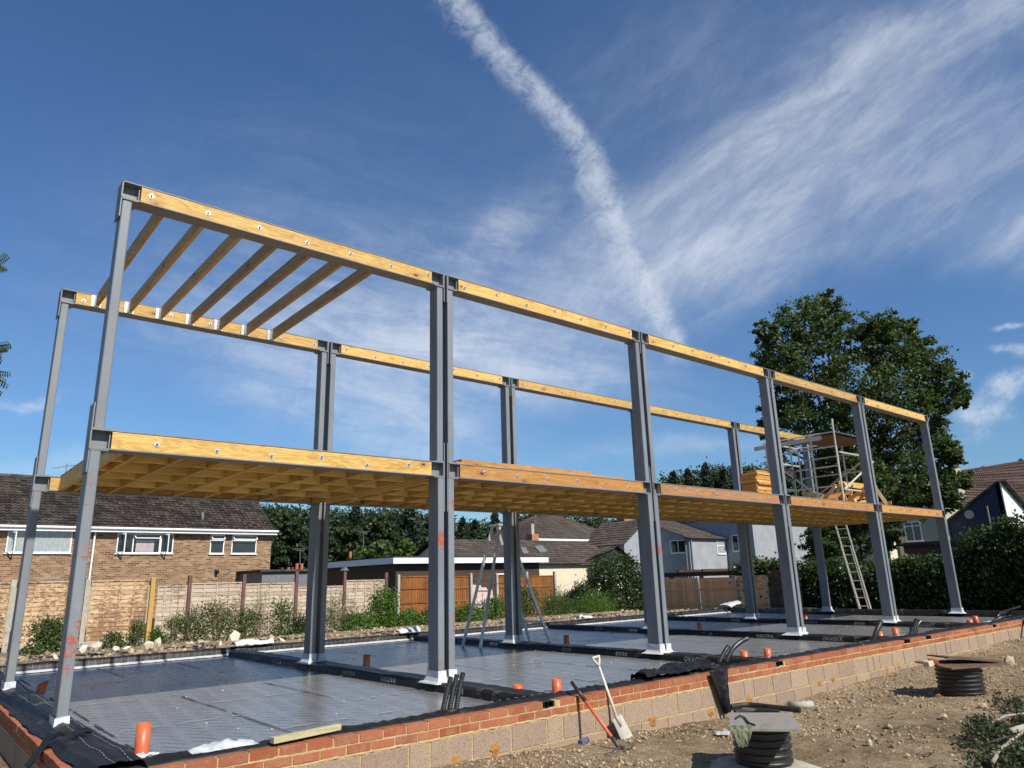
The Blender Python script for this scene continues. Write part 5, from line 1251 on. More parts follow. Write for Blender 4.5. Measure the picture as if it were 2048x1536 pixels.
# heap of cut branches lower right
t = thing('branch_heap', 'heap of cut branches and wilting leaves at the right edge of the soil', 'branches', (7.6, -4.95, -.46))
V_, F_ = [], []
for (px, py, n_, r_) in [(2030, 1405, 8, .13), (2048, 1440, 10, .15), (2000, 1465, 9, .13), (2040, 1490, 12, .15), (1975, 1478, 6, .10), (2010, 1530, 10, .13), (2060, 1520, 12, .16), (1955, 1462, 3, .06), (2090, 1450, 12, .2), (2090, 1540, 12, .2)]:
    c_ = at(px, py, 2, -.37)
    for q in range(n_*3): leaves(V_, F_, np.array(c_)+np.array([random.gauss(0, r_), random.gauss(0, r_), random.uniform(-.08, .08)])+RNG.normal(size=(20, 3))*.035, .04, .1, .6)
leafmesh('leaves', V_, F_, M['leafB'], t)
for pts, r_ in [([(1985, 1525), (2000, 1500), (2030, 1475), (2070, 1450)], .018), ([(1980, 1448), (2010, 1432), (2048, 1427), (2090, 1420)], .015), ([(1990, 1395), (2020, 1405), (2060, 1408)], .008), ([(2000, 1415), (2040, 1430), (2080, 1450)], .009), ([(1965, 1490), (1990, 1480), (2030, 1470)], .006), ([(2010, 1380), (2040, 1400), (2080, 1430)], .006)]:
    q_ = [at(a, b, 2, -.33+.04*math.sin(i)) for i, (a, b) in enumerate(pts)]; MB().tube(q_, [r_*(1-.12*i) for i in range(len(q_))], 7).build('branch', M['twig'] if r_ > .01 else M['bark'], t, smooth=True)
MB().tube([at(2022, 1463, 2, -.33), at(2048, 1455, 2, -.33)], .032, 12).build('log_end', M['conc'], t, smooth=True)
for i, (px, py) in enumerate([(1775, 1430), (1930, 1437), (1780, 1460), (1845, 1510)]):
    a = at(px, py, 2, -.44); tag(MB().tube([a, a+Vector((.12, -.05, .015)), a+Vector((.22, -.02, .01))], .006, 5).build('twig', M['bark']), ['dark twig near the pale triangular stone', 'pale stick right of the square white stone', 'twig lying by the flat cream flint', 'twig near the bottom of the photo'][i], 'twig', 'twigs on the soil')

# ------------------------------------------------------------------ fences
def lap_panel(x0, x1, Y, z0, z1, mat, lab, horizontal=True):
    t = FENCE; n = max(3, int((z1-z0)/.125)) if horizontal else int((x1-x0)/.095)
    b_ = MB()
    if horizontal:
        for q in range(n):
            za = z0+(z1-z0-.03)*q/n; zb_ = za+(z1-z0)/n*1.16
            m_ = 14; ph = random.uniform(0, 9)
            # one wavy-edged lapped board
            vs = []
            for j in range(m_+1):
                x = x0+.03+(x1-x0-.06)*j/m_; wv = .020*fbm(x*2.2, ph)+.014*fbm(x*8, ph)
                vs += [(x, Y-.017+wv*.3, za+wv), (x, Y+.002, zb_+wv*.3), (x, Y-.008+wv*.3, za+wv), (x, Y+.010, zb_+wv*.3)]
            b_.add(vs, [(j*4, j*4+4, j*4+5, j*4+1) for j in range(m_)]+[(j*4+2, j*4+3, j*4+7, j*4+6) for j in range(m_)]+[(j*4, j*4+2, j*4+6, j*4+4) for j in range(m_)])
    else:
        for q in range(n):
            xa = x0+(x1-x0)*q/n; w_ = (x1-x0)/n; top_ = z1-.02+random.uniform(-.006, .006); b_.add([(xa, Y-.018, z0), (xa+w_*1.1, Y-.002, z0), (xa+w_*1.1, Y-.002, top_), (xa, Y-.018, top_), (xa, Y-.004, z0), (xa+w_*1.1, Y+.006, z0), (xa+w_*1.1, Y+.006, top_), (xa, Y-.004, top_)], [(0, 1, 2, 3), (7, 6, 5, 4), (0, 4, 5, 1), (3, 2, 6, 7), (0, 3, 7, 4), (1, 5, 6, 2)])
    b_ = b_.build('fence_panel', mat, t, recalc=False); b_['label'] = lab
    f_ = MB(); f_.box(x0, x1, Y-.035, Y+.03, z1-.035, z1+.006)
    if horizontal:
        for q in range(5): X = x0+.02+(x1-x0-.04)*q/4; f_.bar((X, Y-.028, z0), (X, Y-.028, z1-.04), .035, .016, (0, 1, 0))
    else:
        for z in (z0+.12, (z0+z1)/2-.1, z1-.48): f_.box(x0, x1, Y-.045, Y-.02, z, z+.06)
    f_.build('frame', mat, b_)
    return t
def fpost(x, Y, z0, z1, mat, lab, w_=.1, cap=False):
    mb = MB().box(x-w_/2, x+w_/2, Y-.06, Y+.06, z0, z1); o_ = mb.build('fence_post', mat, FENCE, bevel=.006); o_['label'] = lab; return o_
FY = 17.0
PX = lambda px: at(px, 1165, 1, FY).x
pa = [-2.5, -.6, PX(18), PX(45)]
FENCE = thing('tan_fence', 'tan wrinkled overlap fence on concrete posts behind the two leftmost columns', 'fence', (2.5, FY, -.5))
lap_panel(-.55, PX(24), FY, -.2, 1.5, M['fencetan'], 'tan overlap fence panel at the left edge of the photo')
fpost(PX(28), FY-.02, -.5, 1.56, M['conc'], 'grey concrete fence post left of the leftmost column', .13)
lap_panel(PX(36), PX(170), FY, -.2, 1.5, M['fencetan'], 'tan overlap fence panel between the two leftmost columns')
fpost(PX(176), FY-.02, -.5, 1.54, M['conc'], 'grey concrete fence post just right of the nearest column', .13)
lap_panel(PX(183), PX(298), FY, -.2, 1.5, M['fencetan'], 'wrinkled tan fence panel left of the yellow post')
MB().box(PX(36), PX(298), FY-.05, FY+.02, -.45, -.2).build('gravel_board', M['conc'], FENCE, bevel=.01)
fpost(PX(305), FY-.06, -.5, 1.55, M['postyel'], 'yellowish timber fence post where the tan panels end', .13)
FENCE = thing('bleached_fence', 'bleached pale overlap fence on red-brown posts along the back boundary', 'fence', (9.5, FY, -.5))
xs_ = [PX(312), PX(379), PX(487), PX(592), PX(688), PX(771)]; zt_ = [1.3, 1.36, 1.30, 1.15, 1.33, 1.44]; 
dsc = ['narrow bleached fence panel right of the yellow post', 'bleached overlap panel between the first two red-brown posts', 'bleached overlap panel between the second and third red-brown posts', 'bleached overlap panel partly behind the first back pair of columns', 'bleached overlap panel left of the orange fence']
for q in range(5): lap_panel(xs_[q]+.06, xs_[q+1]-.06, FY, -.35, zt_[q]+.0, M['fencepale'], dsc[q])
for q, (px, zt2) in enumerate([(379, 1.6), (487, 1.6), (592, 1.68), (688, 1.68), (771, 1.58)]): fpost(PX(px), FY-.03, -.5, zt2, M['postred'], ordn[q]+' red-brown fence post from the left', .11)
cp_ = MB().add([(PX(688)-.12, FY-.13, 1.68), (PX(688)+.12, FY-.13, 1.68), (PX(688), FY-.13, 1.80), (PX(688)-.12, FY+.1, 1.68), (PX(688)+.12, FY+.1, 1.68), (PX(688), FY+.1, 1.80)], [(0, 1, 2), (3, 5, 4), (0, 2, 5, 3), (2, 1, 4, 5), (0, 3, 4, 1)])
cp_.build('post_cap', M['slate'], FENCE)
FENCE = thing('orange_fence', 'orange-brown close-boarded fence on concrete posts before the dark shed', 'fence', (15.5, FY, -.5))
fpost(PX(796), FY-.02, -.6, 1.5, M['conc'], 'grey concrete post at the left end of the orange fence', .1)
lap_panel(PX(800), PX(855), FY, -.4, 1.42, M['fenceorg'], 'orange-brown board fence panel left of the first front pair', horizontal=False)
fpost(PX(860), FY-.02, -.6, 1.45, M['conc'], 'concrete fence post hidden behind the first front pair', .1)
lap_panel(PX(864), PX(936), FY, -.4, 1.38, M['fenceorg'], 'orange-brown board fence panel right of the first front pair', horizontal=False)
fpost(PX(941), FY-.02, -.6, 1.5, M['conc'], 'concrete post left of the leaning pink sheets', .1)
FENCE = thing('orange_fence', 'orange-brown fence stretch right of the leaning pink sheets', 'fence', (20, FY, -.5))
fpost(PX(993), FY-.02, -.6, 1.45, M['conc'], 'concrete post right of the leaning pink sheets', .1)
lap_panel(PX(997), PX(1050), FY, -.4, 1.35, M['fenceorg'], 'orange-brown fence panel behind the second back pair', horizontal=False)
fpost(PX(1053), FY-.02, -.6, 1.52, M['conc'], 'concrete fence post just right of the second back pair', .1)
lap_panel(PX(1057), PX(1106), FY, -.4, 1.33, M['fenceorg'], 'orange-brown fence panel at the right end before the rose hedge', horizontal=False)
fpost(PX(1109), FY-.02, -.6, 1.5, M['conc'], 'concrete post at the right end of the orange fence', .1)
for q, (px, w_, lab) in enumerate([(950, 9, 'left of three leaning pale pink sheets in the fence gap'), (960, 11, 'middle leaning pale pink sheet in the fence gap'), (970, 8, 'right leaning pale pink sheet in the fence gap')]):
    a = PX(px); mb = MB().bar((a, FY+.1*q-.1, -.3), (a+.25, FY+.3, 1.05-.1*q), .02, .55, (1, 0, 0)); mb.v = [(x, y, z) for x, y, z in mb.v]
    mb = MB().add([(a-.2, FY-.1-.05*q, -.35), (a+.35, FY-.1-.05*q, -.35), (a+.42, FY+.15-.05*q, 1.0-.1*q), (a-.12, FY+.15-.05*q, 1.04-.1*q), (a-.2, FY-.07-.05*q, -.35), (a+.35, FY-.07-.05*q, -.35), (a+.42, FY+.18-.05*q, 1.0-.1*q), (a-.12, FY+.18-.05*q, 1.04-.1*q)], [(0, 1, 2, 3), (7, 6, 5, 4), (0, 4, 5, 1), (1, 5, 6, 2), (2, 6, 7, 3), (3, 7, 4, 0)])
    tag(mb.build('leaning_sheet', noisy('pink_sheet%d' % q, (.45, .32, .28), (.62, .48, .42), 4, .8)), lab, 'sheet', 'pink sheets leaning in the fence gap')
# brown fence at right facing left, plane X = 27
FX = 27.0
def xpanel(px0, px1, lab, mat, z1=1.0, z0=-.75):
    ya = at(px0, 1155, 0, FX).y; yb = at(px1, 1155, 0, FX).y; t = FENCE; b_ = MB(); n = int(abs(ya-yb)/.11)
    for q in range(n):
        y0_ = ya+(yb-ya)*q/n; y1_ = ya+(yb-ya)*(q+1.08)/n; b_.add([(FX-.016, y0_, z0), (FX-.002, y1_, z0), (FX-.002, y1_, z1-.03), (FX-.016, y0_, z1-.03), (FX, y0_, z0), (FX+.01, y1_, z0), (FX+.01, y1_, z1-.03), (FX, y0_, z1-.03)], [(0, 1, 2, 3), (7, 6, 5, 4), (0, 3, 7, 4), (1, 5, 6, 2), (3, 2, 6, 7)])
    b_ = b_.build('fence_panel', mat, t); b_['label'] = lab
    f_ = MB()
    for z in (z0+.1, z0+.6, z1-.5, z1-.04): f_.box(FX-.045, FX-.018, min(ya, yb), max(ya, yb), z, z+.07)
    f_.build('frame', mat, b_); return t
FENCE = thing('brown_fence', 'brown board fence in shade below the grey house', 'fence', (FX, 13, -.75))
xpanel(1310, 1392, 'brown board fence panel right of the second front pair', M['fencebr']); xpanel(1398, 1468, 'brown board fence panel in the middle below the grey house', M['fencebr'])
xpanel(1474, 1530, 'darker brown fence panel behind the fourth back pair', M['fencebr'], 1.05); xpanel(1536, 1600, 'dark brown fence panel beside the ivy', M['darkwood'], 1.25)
for px, lab in ((1395, 'brown post between the two sunlit-topped brown panels'), (1471, 'brown post right of the middle brown panel'), (1533, 'brown post behind the fourth back pair')):
    y = at(px, 1155, 0, FX).y; MB().box(FX-.07, FX+.03, y-.05, y+.05, -.8, 1.08).build('fence_post', M['conc'], FENCE, bevel=.005)['label'] = lab

ya, yb = at(1330, 1150, 0, 28.2).y, at(1500, 1150, 0, 28.2).y; zp = at(1400, 1148, 0, 28.2).z
t = thing('pergola', 'weathered timber pergola beam just above the brown fence', 'pergola', (28.2, (ya+yb)/2, -.6))
MB().box(28.15, 28.3, yb, ya, zp-.1, zp+.1).build('beam', M['darkwood'], t)
for f_ in (.08, .45, .85): y = ya+(yb-ya)*f_; MB().box(28.14, 28.29, y-.07, y+.07, -.6, zp-.102).build('post', M['darkwood'], t)
for f_ in (.2, .5, .8): y = ya+(yb-ya)*f_; MB().box(28.0, 30.5, y-.04, y+.04, zp+.102, zp+.22).build('rafter', M['darkwood'], t)

# ------------------------------------------------------------------ houses
def tiles(mb, A, B, Cc, D_, rows, cols, amp=.03, step=.04):
    """stepped, corrugated tile courses on the slope A-B (eaves) to D-C (ridge)"""
    A, B, Cc, D_ = map(Vector, (A, B, Cc, D_)); n = (B-A).cross(D_-A).normalized(); n = n if n.z > 0 else -n
    for r_ in range(rows):
        f0 = r_/rows; f1 = (r_+1.04)/rows; f1 = min(f1, 1)
        L0, R0 = A.lerp(D_, f0), B.lerp(Cc, f0); L1_, R1_ = A.lerp(D_, f1), B.lerp(Cc, f1); vs = []
        for c_ in range(cols+1):
            g_ = c_/cols; w_ = amp*(1 if c_ % 2 else 0); a = L0.lerp(R0, g_)+n*(step+w_); b = L1_.lerp(R1_, g_)+n*(.0+w_); vs += [a-n*(step*.9), a, b]
        mb.add(vs, [(c_*3, c_*3+3, c_*3+4, c_*3+1) for c_ in range(cols)]+[(c_*3+1, c_*3+4, c_*3+5, c_*3+2) for c_ in range(cols)])
    return mb
def window(par, x0, x1, z0, z1, Y, mull=(), trans=None, glass='glass', opener=None, axis_='x', sill=True):
    """window on a wall facing -Y (or -X with axis_='y', where x0..x1 run along Y and Y is the plane X)"""
    def bx(mb, a, b, d0, d1, c, d):
        if axis_ == 'x': mb.box(a, b, d0, d1, c, d)
        else: mb.box(d0, d1, a, b, c, d)
    fr = MB(); w_ = .06
    bx(fr, x0, x1, Y-.05, Y+.0, z0, z0+w_); bx(fr, x0, x1, Y-.05, Y, z1-w_, z1); bx(fr, x0, x0+w_, Y-.05, Y, z0+w_, z1-w_); bx(fr, x1-w_, x1, Y-.05, Y, z0+w_, z1-w_)
    for m_ in mull: bx(fr, m_-w_/2, m_+w_/2, Y-.048, Y-.002, z0+w_, z1-w_)
    if trans: bx(fr, x0+w_, x1-w_, Y-.046, Y-.004, trans-w_/2, trans+w_/2)
    if sill: bx(fr, x0-.05, x1+.05, Y-.09, Y-.0, z0-.05, z0-.002)
    f_ = fr.build('window', M['white'], par); gl_ = MB(); bx(gl_, x0+.02, x1-.02, Y-.03, Y-.012, z0+.02, z1-.02); gl_.build('pane', M[glass], f_)
    if opener:
        for (a, b, c, d, kind_) in opener:
            op = MB()
            if kind_ == 'top':   # hinged at the top, swung out
                for p, q in (((a, 0, d), (b, 0, d)), ((a, -.22, c+.04), (b, -.22, c+.04)), ((a, 0, d), (a, -.22, c+.04)), ((b, 0, d), (b, -.22, c+.04))): op.bar((p[0], Y-.06+p[1], p[2]), (q[0], Y-.06+q[1], q[2]), .05, .05)
            else:
                s_ = -1 if kind_ == 'left' else 1; hx_ = a if kind_ == 'left' else b; ex = hx_+s_*-.35*(-1)*-1
                e_ = hx_+(.30 if kind_ == 'left' else -.30); yy = Y-.42
                for z in (c, d): op.bar((hx_, Y-.06, z), (e_, yy, z), .05, .06)
                op.bar((hx_, Y-.06, c), (hx_, Y-.06, d), .05, .05); op.bar((e_, yy, c), (e_, yy, d), .05, .05)
            op.build('open_sash', M['white'], f_)
    return f_
# long brick house, left background
HY = 37.6; HX0, HX1, HZ = -14.0, 16.9, 4.55
t = thing('brick_house', 'long two-storey brown brick house with a grey-brown tiled roof behind the left fence', 'house', (1.5, HY+4, -.5))
MB().box(HX0, HX1, HY, HY+9, -.5, HZ+.05).build('wall', M['hbrick'], t)
rf = MB(); RG = HZ+3.15
tiles(rf, (HX0-.3, HY-.35, HZ-.02), (HX1+.15, HY-.35, HZ-.02), (HX1+.15, HY+4.5, RG), (HX0-.3, HY+4.5, RG), 19, 240, .07, .08)
tiles(rf, (HX0-.3, HY+9.35, HZ-.02), (HX1+.15, HY+9.35, HZ-.02), (HX1+.15, HY+4.5, RG), (HX0-.3, HY+4.5, RG), 12, 30)
roof = rf.build('roof', M['roofA'], t, recalc=False)
MB().tube([(HX0-.3, HY+4.5, RG+.02), (HX1+.15, HY+4.5, RG+.02)], .12, 8).build('ridge_tiles', M['roofA'], roof)
MB().prism([(HY, HZ), (HY+9, HZ), (HY+4.5, RG-.05)], 0, HX1-.2, HX1-.01).build('gable_wall', M['hbrick'], t)
g_ = MB(); g_.box(HX0-.3, HX1+.2, HY-.40, HY-.36, HZ-.22, HZ-.02); g_.box(HX0-.3, HX1+.2, HY-.36, HY, HZ-.24, HZ-.21); g_.build('fascia', M['fascia'], t)
MB().tube([(HX0, HY-.46, HZ-.02), (HX1+.25, HY-.46, HZ-.02)], .065, 8).build('gutter', M['fascia'], t)
dpx = 6.99; MB().tube([(dpx, HY-.42, HZ-.06), (dpx, HY-.12, HZ-.45), (dpx-.02, HY-.06, -.4)], .05, 8).build('downpipe', M['fascia'], t)
window(t, 3.05, 5.95, 3.22, 4.3, HY, mull=(3.85,), glass='glassl', opener=[(3.08, 3.8, 3.27, 4.25, 'left')])
w2 = window(t, 8.12, 11.08, 3.2, 4.3, HY, mull=(8.95, 10.35), trans=None, opener=[(9.0, 10.3, 4.0, 4.26, 'top'), (8.15, 8.9, 3.25, 4.25, 'left'), (10.4, 11.02, 3.25, 4.25, 'left')])
MB().grid(26, 6, lambda a, b: (9.1+.95*a, HY-.042+.012*math.sin(a*40), 3.28+.6*b)).build('curtain', M['curtain'], w2, recalc=False)
window(t, 13.15, 13.98, 3.18, 4.3, HY, trans=3.98, opener=[(13.2, 13.93, 4.0, 4.26, 'top')])
window(t, 14.42, 15.95, 3.18, 4.3, HY, trans=3.98, opener=[(14.48, 15.9, 4.0, 4.26, 'top')])
lm = MB(); lm.box(13.55, 13.75, HY-.16, HY, 2.1, 2.28); lm.bar((13.65, HY-.2, 2.2), (13.65, HY-.3, 2.1), .14, .14); lm.build('security_lamp', M['felt'], t)
MB().tube([(12.8, 38.3, 4.95), (12.8, 38.3, 5.7)], .09, 10).build('flue_pipe', M['slate'], roof)
ae = MB(); ax0 = 5.9; ae.tube([(ax0, HY+4.6, RG-.1), (ax0, HY+4.6, RG+.95)], .025, 6); ae.tube([(ax0-.75, HY+4.6, RG+.62), (ax0+.85, HY+4.6, RG+1.0)], .02, 6)
for q in range(7): ae.tube([(ax0-.6+q*.22, HY+4.3, RG+.66+q*.05), (ax0-.6+q*.22, HY+4.9, RG+.66+q*.05)], .01, 4)
ae.build('tv_aerial', M['slate'], t)
cn = MB().box(-3.5, 6.3, 30.5, 34, 1.62, 1.72); cn.box(6.5, 8.6, 30.5, 34, 1.60, 1.66)
t2 = thing('lean_to', 'low grey lean-to roof just above the tan fence', 'shed', (1.5, 32, -.5)); MB().box(-3.4, 8.4, 30.7, 33.9, -.5, 1.6).build('wall', M['creamgr'], t2); cn.build('roof', M['slate'], t2)

# flat roofed dark shed
t = thing('flat_roofed_shed', 'dark boarded outbuilding with a flat roof and white fascia behind the orange fence', 'shed', (17.5, 21, -.5))
SY = 20.0; sA = at(788, 1123, 1, SY); sB = at(1097, 1119, 1, SY); fz0 = at(1097, 1124.5, 1, SY).z; fz1 = at(1097, 1114, 1, SY).z+.01
MB().box(sA.x+.3, sB.x-.35, SY+.35, SY+8, -.5, fz0+.02).build('wall', M['darkwood'], t)
bd = MB()
for q in range(14): bd.add([(sA.x+.3, SY+.33, -.3+q*.13), (sB.x-.35, SY+.33, -.3+q*.13), (sB.x-.35, SY+.345, -.17+q*.13), (sA.x+.3, SY+.345, -.17+q*.13)], [(0, 1, 2, 3)])
bd.build('cladding', M['darkwood'], t, recalc=False)
f_ = MB(); f_.box(sA.x, sB.x, SY, SY+.03, fz0, fz1); f_.box(sA.x-.03, sA.x, SY, SY+8.1, fz0, fz1); f_.build('fascia', M['fascia'], t)
MB().box(sA.x-.04, sB.x+.02, SY-.03, SY+8.1, fz1+.001, fz1+.05).build('roof', M['felt'], t)
wx = at(1000, 1150, 1, SY+.34).x; window(t, wx-.3, wx+.45, 1.0, 1.5, SY+.33)

# cream bungalow with long brown roof
def house_box(name, lab, x0, x1, y0, y1, zt, mat, ridge_axis, rz, rmat, eave=.3, rows=14, cols=60, ywall=None, gable=None):
    t = thing(name, lab, 'house', ((x0+x1)/2, (y0+y1)/2, -.5), None)
    MB().box(x0, x1, y0, y1, -.5, zt).build('wall', mat, t); r_ = MB()
    if ridge_axis == 'x':
        ym = (y0+y1)/2; tiles(r_, (x0-eave, y0-eave, zt-.05), (x1+eave, y0-eave, zt-.05), (x1+eave, ym, rz), (x0-eave, ym, rz), rows, cols); tiles(r_, (x0-eave, y1+eave, zt-.05), (x1+eave, y1+eave, zt-.05), (x1+eave, ym, rz), (x0-eave, ym, rz), rows, 10)
        for xx in (x0, x1-.15): MB().prism([(y0, zt), (y1, zt), (ym, rz-.12)], 0, xx+.005, xx+.145).build('gable_wall', gable or mat, t)
    elif ridge_axis == 'y':
        xm = (x0+x1)/2; tiles(r_, (x0-eave, y0-eave, zt-.05), (x0-eave, y1+eave, zt-.05), (xm, y1+eave, rz), (xm, y0-eave, rz), rows, cols); tiles(r_, (x1+eave, y0-eave, zt-.05), (x1+eave, y1+eave, zt-.05), (xm, y1+eave, rz), (xm, y0-eave, rz), rows, 10)
        for yy in (y0, y1-.15): MB().prism([(x0, zt), (x1, zt), (xm, rz-.12)], 1, yy+.005, yy+.145).build('gable_wall', gable or mat, t)
    else:
        a, b = (x0-eave, y0-eave, zt), (x1+eave, y0-eave, zt); c, d = (x1+eave, y1+eave, zt), (x0-eave, y1+eave, zt); hw = (y1-y0)/2+eave; ym = (y0+y1)/2; hx_ = min(hw, (x1-x0)/2+eave-.1)
        e, f__ = (x0-eave+hx_, ym, rz), (x1+eave-hx_, ym, rz)
        tiles(r_, a, b, f__, e, rows, cols); tiles(r_, b, c, f__, f__, rows, 30); tiles(r_, d, a, e, e, rows, 30); tiles(r_, d, c, f__, e, rows, 8)
        hp = MB(); hp.tube([a, e], .09, 6); hp.tube([b, f__], .09, 6); hp.tube([e, f__], .1, 6); hp.build('ridge_tiles', rmat, t)
        ef = MB(); ef.box(x0-eave, x1+eave, y0-eave-.03, y0-eave, zt-.16, zt); ef.box(x0-eave-.03, x0-eave, y0-eave, y1+eave, zt-.16, zt); ef.build('fascia', M['fascia'], t)
    r = r_.build('roof', rmat, t, recalc=False)
    return t, r
cA = at(1083, 1128, 1, 24); cB = at(1240, 1127, 1, 24)
t, r = house_box('cream_bungalow', 'low cream-rendered bungalow with long brown tiled roof right of the dark shed', at(945, 1128, 1, 24).x, at(1245, 1127, 1, 24).x, 24, 31, at(1160, 1126, 1, 24).z, M['cream'], 'x', at(1100, 1082, 1, 27.5).z, M['roofB'], rows=11, cols=90)
sk = dep(1080, 1100, 36); p = at(1083, 1099, 1, 25.6)
slope = (at(1100, 1082, 1, 27.5).z-at(1160, 1126, 1, 24).z)/3.5
def onroof(px, py):  # point on the front slope
    for q in range(80):
        Y = 23.7+q*.05; c_ = at(px, py, 1, Y)
        if c_.z <= at(1160, 1126, 1, 24).z+(Y-24)*slope+.02 and q: return c_
    return c_
for (a, b, c, d) in (((1067, 1096), (1083, 1094), (1093, 1106), (1079, 1108)), ((1040, 1098), (1050, 1098), (1056, 1110), (1045, 1110))):
    sk = MB().add([Vector(onroof(*q))+Vector((0, -.08, .10)) for q in (a, b, c, d)]+[Vector(onroof(*q))+Vector((0, -.02, -.02)) for q in (a, b, c, d)], [(0, 1, 2, 3), (0, 4, 5, 1), (1, 5, 6, 2), (2, 6, 7, 3), (3, 7, 4, 0)]); sk.build('skylight', M['slate'], r)
# hip-roofed red brick house
hA = at(1060, 1080, 1, 38); hB = at(1245, 1077, 1, 38)
t, r = house_box('hipped_brick_house', 'red brick house with a brown hipped roof and orange chimney behind the bungalow', hA.x+.3, hB.x-.3, 38, 46, at(1160, 1079, 1, 38).z, M['rbrick'], 'hip', at(1160, 1034, 1, 42).z, M['roofB'], rows=14, cols=80)
c_ = at(1256, 1040, 1, 43); ch = MB().box(c_.x-.6, c_.x+.6, 43, 44, c_.z-2, c_.z+.35); ch.build('chimney', M['rbrick'], r)
c_ = at(1080, 1040, 1, 44.0)
ch2 = at(1071, 1082, 1, 36); t = thing('slim_chimney', 'slim stone chimney with a tall pale pot left of the hipped roof', 'chimney', (ch2.x, 36.3, 1)); MB().box(ch2.x-.35, ch2.x+.35, 36, 36.7, 1, ch2.z+.55).build('stack', M['rbrick'], t); MB().tube([(ch2.x, 36.35, ch2.z+.55), (ch2.x, 36.35, at(1071, 1047, 1, 36).z)], [.17, .14], 10).build('pot', M['concl'], t)
# garage gable (stained render)
gx = at(1228, 1093, 1, 20.5); gl0 = at(1186, 1125, 1, 20.5); gr0 = at(1262, 1125, 1, 20.5)
hw = (gr0.x-gl0.x)/2
t, r = house_box('rendered_garage', 'small stained rendered garage with a gable end beside the rose hedge', gx.x-hw, gx.x+hw, 20.5, 21.2, gl0.z-.1, M['creamgr'], 'y', gx.z, M['roofB'], eave=.25, rows=10, cols=40)
# white gable behind
wg = at(1290, 1060, 1, 33); t, r = house_box('white_gabled_house', 'house with a pale rendered gable between the hipped roof and the grey house', at(1248, 1090, 1, 33).x, at(1342, 1090, 1, 33).x, 33, 38, at(1248, 1088, 1, 33).z, M['greyr'], 'y', at(1290, 1038, 1, 33).z, M['roofB'], eave=.2, rows=10, cols=30)
# grey house: shaded left walls, sunlit fronts
gh = at(1383, 1142, 1, 29); GX0 = gh.x; GX1 = at(1458, 1142, 1, 29).x; GZ = at(1388, 1076, 1, 29).z
t = thing('grey_house', 'pale grey rendered house with stepped wings behind the brown fence', 'house', (GX0+4, 33, -.5))
MB().box(GX0, GX1, 29, 40, -.5, GZ).build('wall', M['greyr'], t)
r_ = MB(); RZ = at(1350, 1043, 1, 34.5).z
tiles(r_, (GX0-.25, 28.7, GZ-.05), (GX1+.3, 28.7, GZ-.05), (GX1+.3, 34.5, RZ+.1), (GX0-.25, 34.5, RZ+.1), 14, 40); r_.build('roof', M['roofB'], t, recalc=False)
MB().prism([(29, GZ), (40, GZ), (34.5, RZ)], 0, GX0+.005, GX0+.15).build('gable_wall', M['greyr'], t)
window(t, at(1434, 1100, 1, 29).x, at(1450, 1100, 1, 29).x, at(1440, 1108, 1, 29).z, at(1440, 1082, 1, 29).z, 29, trans=at(1440, 1091, 1, 29).z, glass='glassl')
ya, yb = at(1372, 1095, 0, GX0).y, at(1342, 1095, 0, GX0).y; window(t, ya, yb, at(1357, 1106, 0, GX0).z, at(1357, 1080, 0, GX0).z, GX0, mull=((ya+yb)/2,), axis_='y')
dp_ = MB().tube([(GX0+.15, 28.9, GZ-.05), (GX0+.15, 28.93, -.4)], .07, 6); dp_.tube([(GX0-.08, 29.3, GZ+.3), (GX0-.08, 29.3, -.4)], .07, 6); dp_.build('downpipe', M['slate'], t)
G2 = GX1+.0; wy = 27.3; w2x1 = at(1590, 1100, 1, 24).x
X2 = GX1+.02; Y2 = at(1510, 1100, 0, X2).y
MB().box(X2, X2+9, Y2, 40, -.5, GZ+1.6).build('wing_wall', M['greyr'], t)
r_ = MB(); tiles(r_, (X2-.25, Y2-.2, GZ+1.55), (X2+9.2, Y2-.2, GZ+1.55), (X2+9.2, 33, GZ+4), (X2-.25, 33, GZ+4), 12, 30); r_.build('wing_roof', M['roofB'], t, recalc=False)
ya, yb = at(1478, 1085, 0, X2).y, at(1465, 1085, 0, X2).y; window(t, ya, yb, at(1470, 1103, 0, X2).z, at(1470, 1070, 0, X2).z, X2, axis_='y')
# right-hand houses
X3 = at(1950, 1060, 0, 0) if False else None
BX = 49.0
t = thing('blue_gabled_house', 'house with a dark blue gable wall and red-brown tiled roof at the right edge', 'house', (BX+4, 9, -.5))
def onx(px, py, X=BX): c_ = at(px, py, 0, X); return (c_.y, c_.z)
# dark blue wall facing -X with the outline seen: low left eave up to apex
g0 = onx(1897, 1041); g1 = onx(1998, 964); g2 = onx(2016, 1062); 
poly_ = [(g0[0], -.5), g0, g1, (g1[0]-.05, -.5)]
MB().prism(poly_, 0, BX, BX+.3).build('wall', M['bluer'], t)
fy = g1[0]-.05
MB().prism([(BX, -.5), (BX, g1[1]-.03), (BX+5, g1[1]-2.2), (BX+5, -.5)], 1, fy-.02, fy+.28).build('white_end_wall', M['whiter'], t)
r_ = MB(); e0 = Vector((BX-.3, g0[0]+.2, g0[1]-.25))
RX = BX+5.5; zr = g1[1]+.05
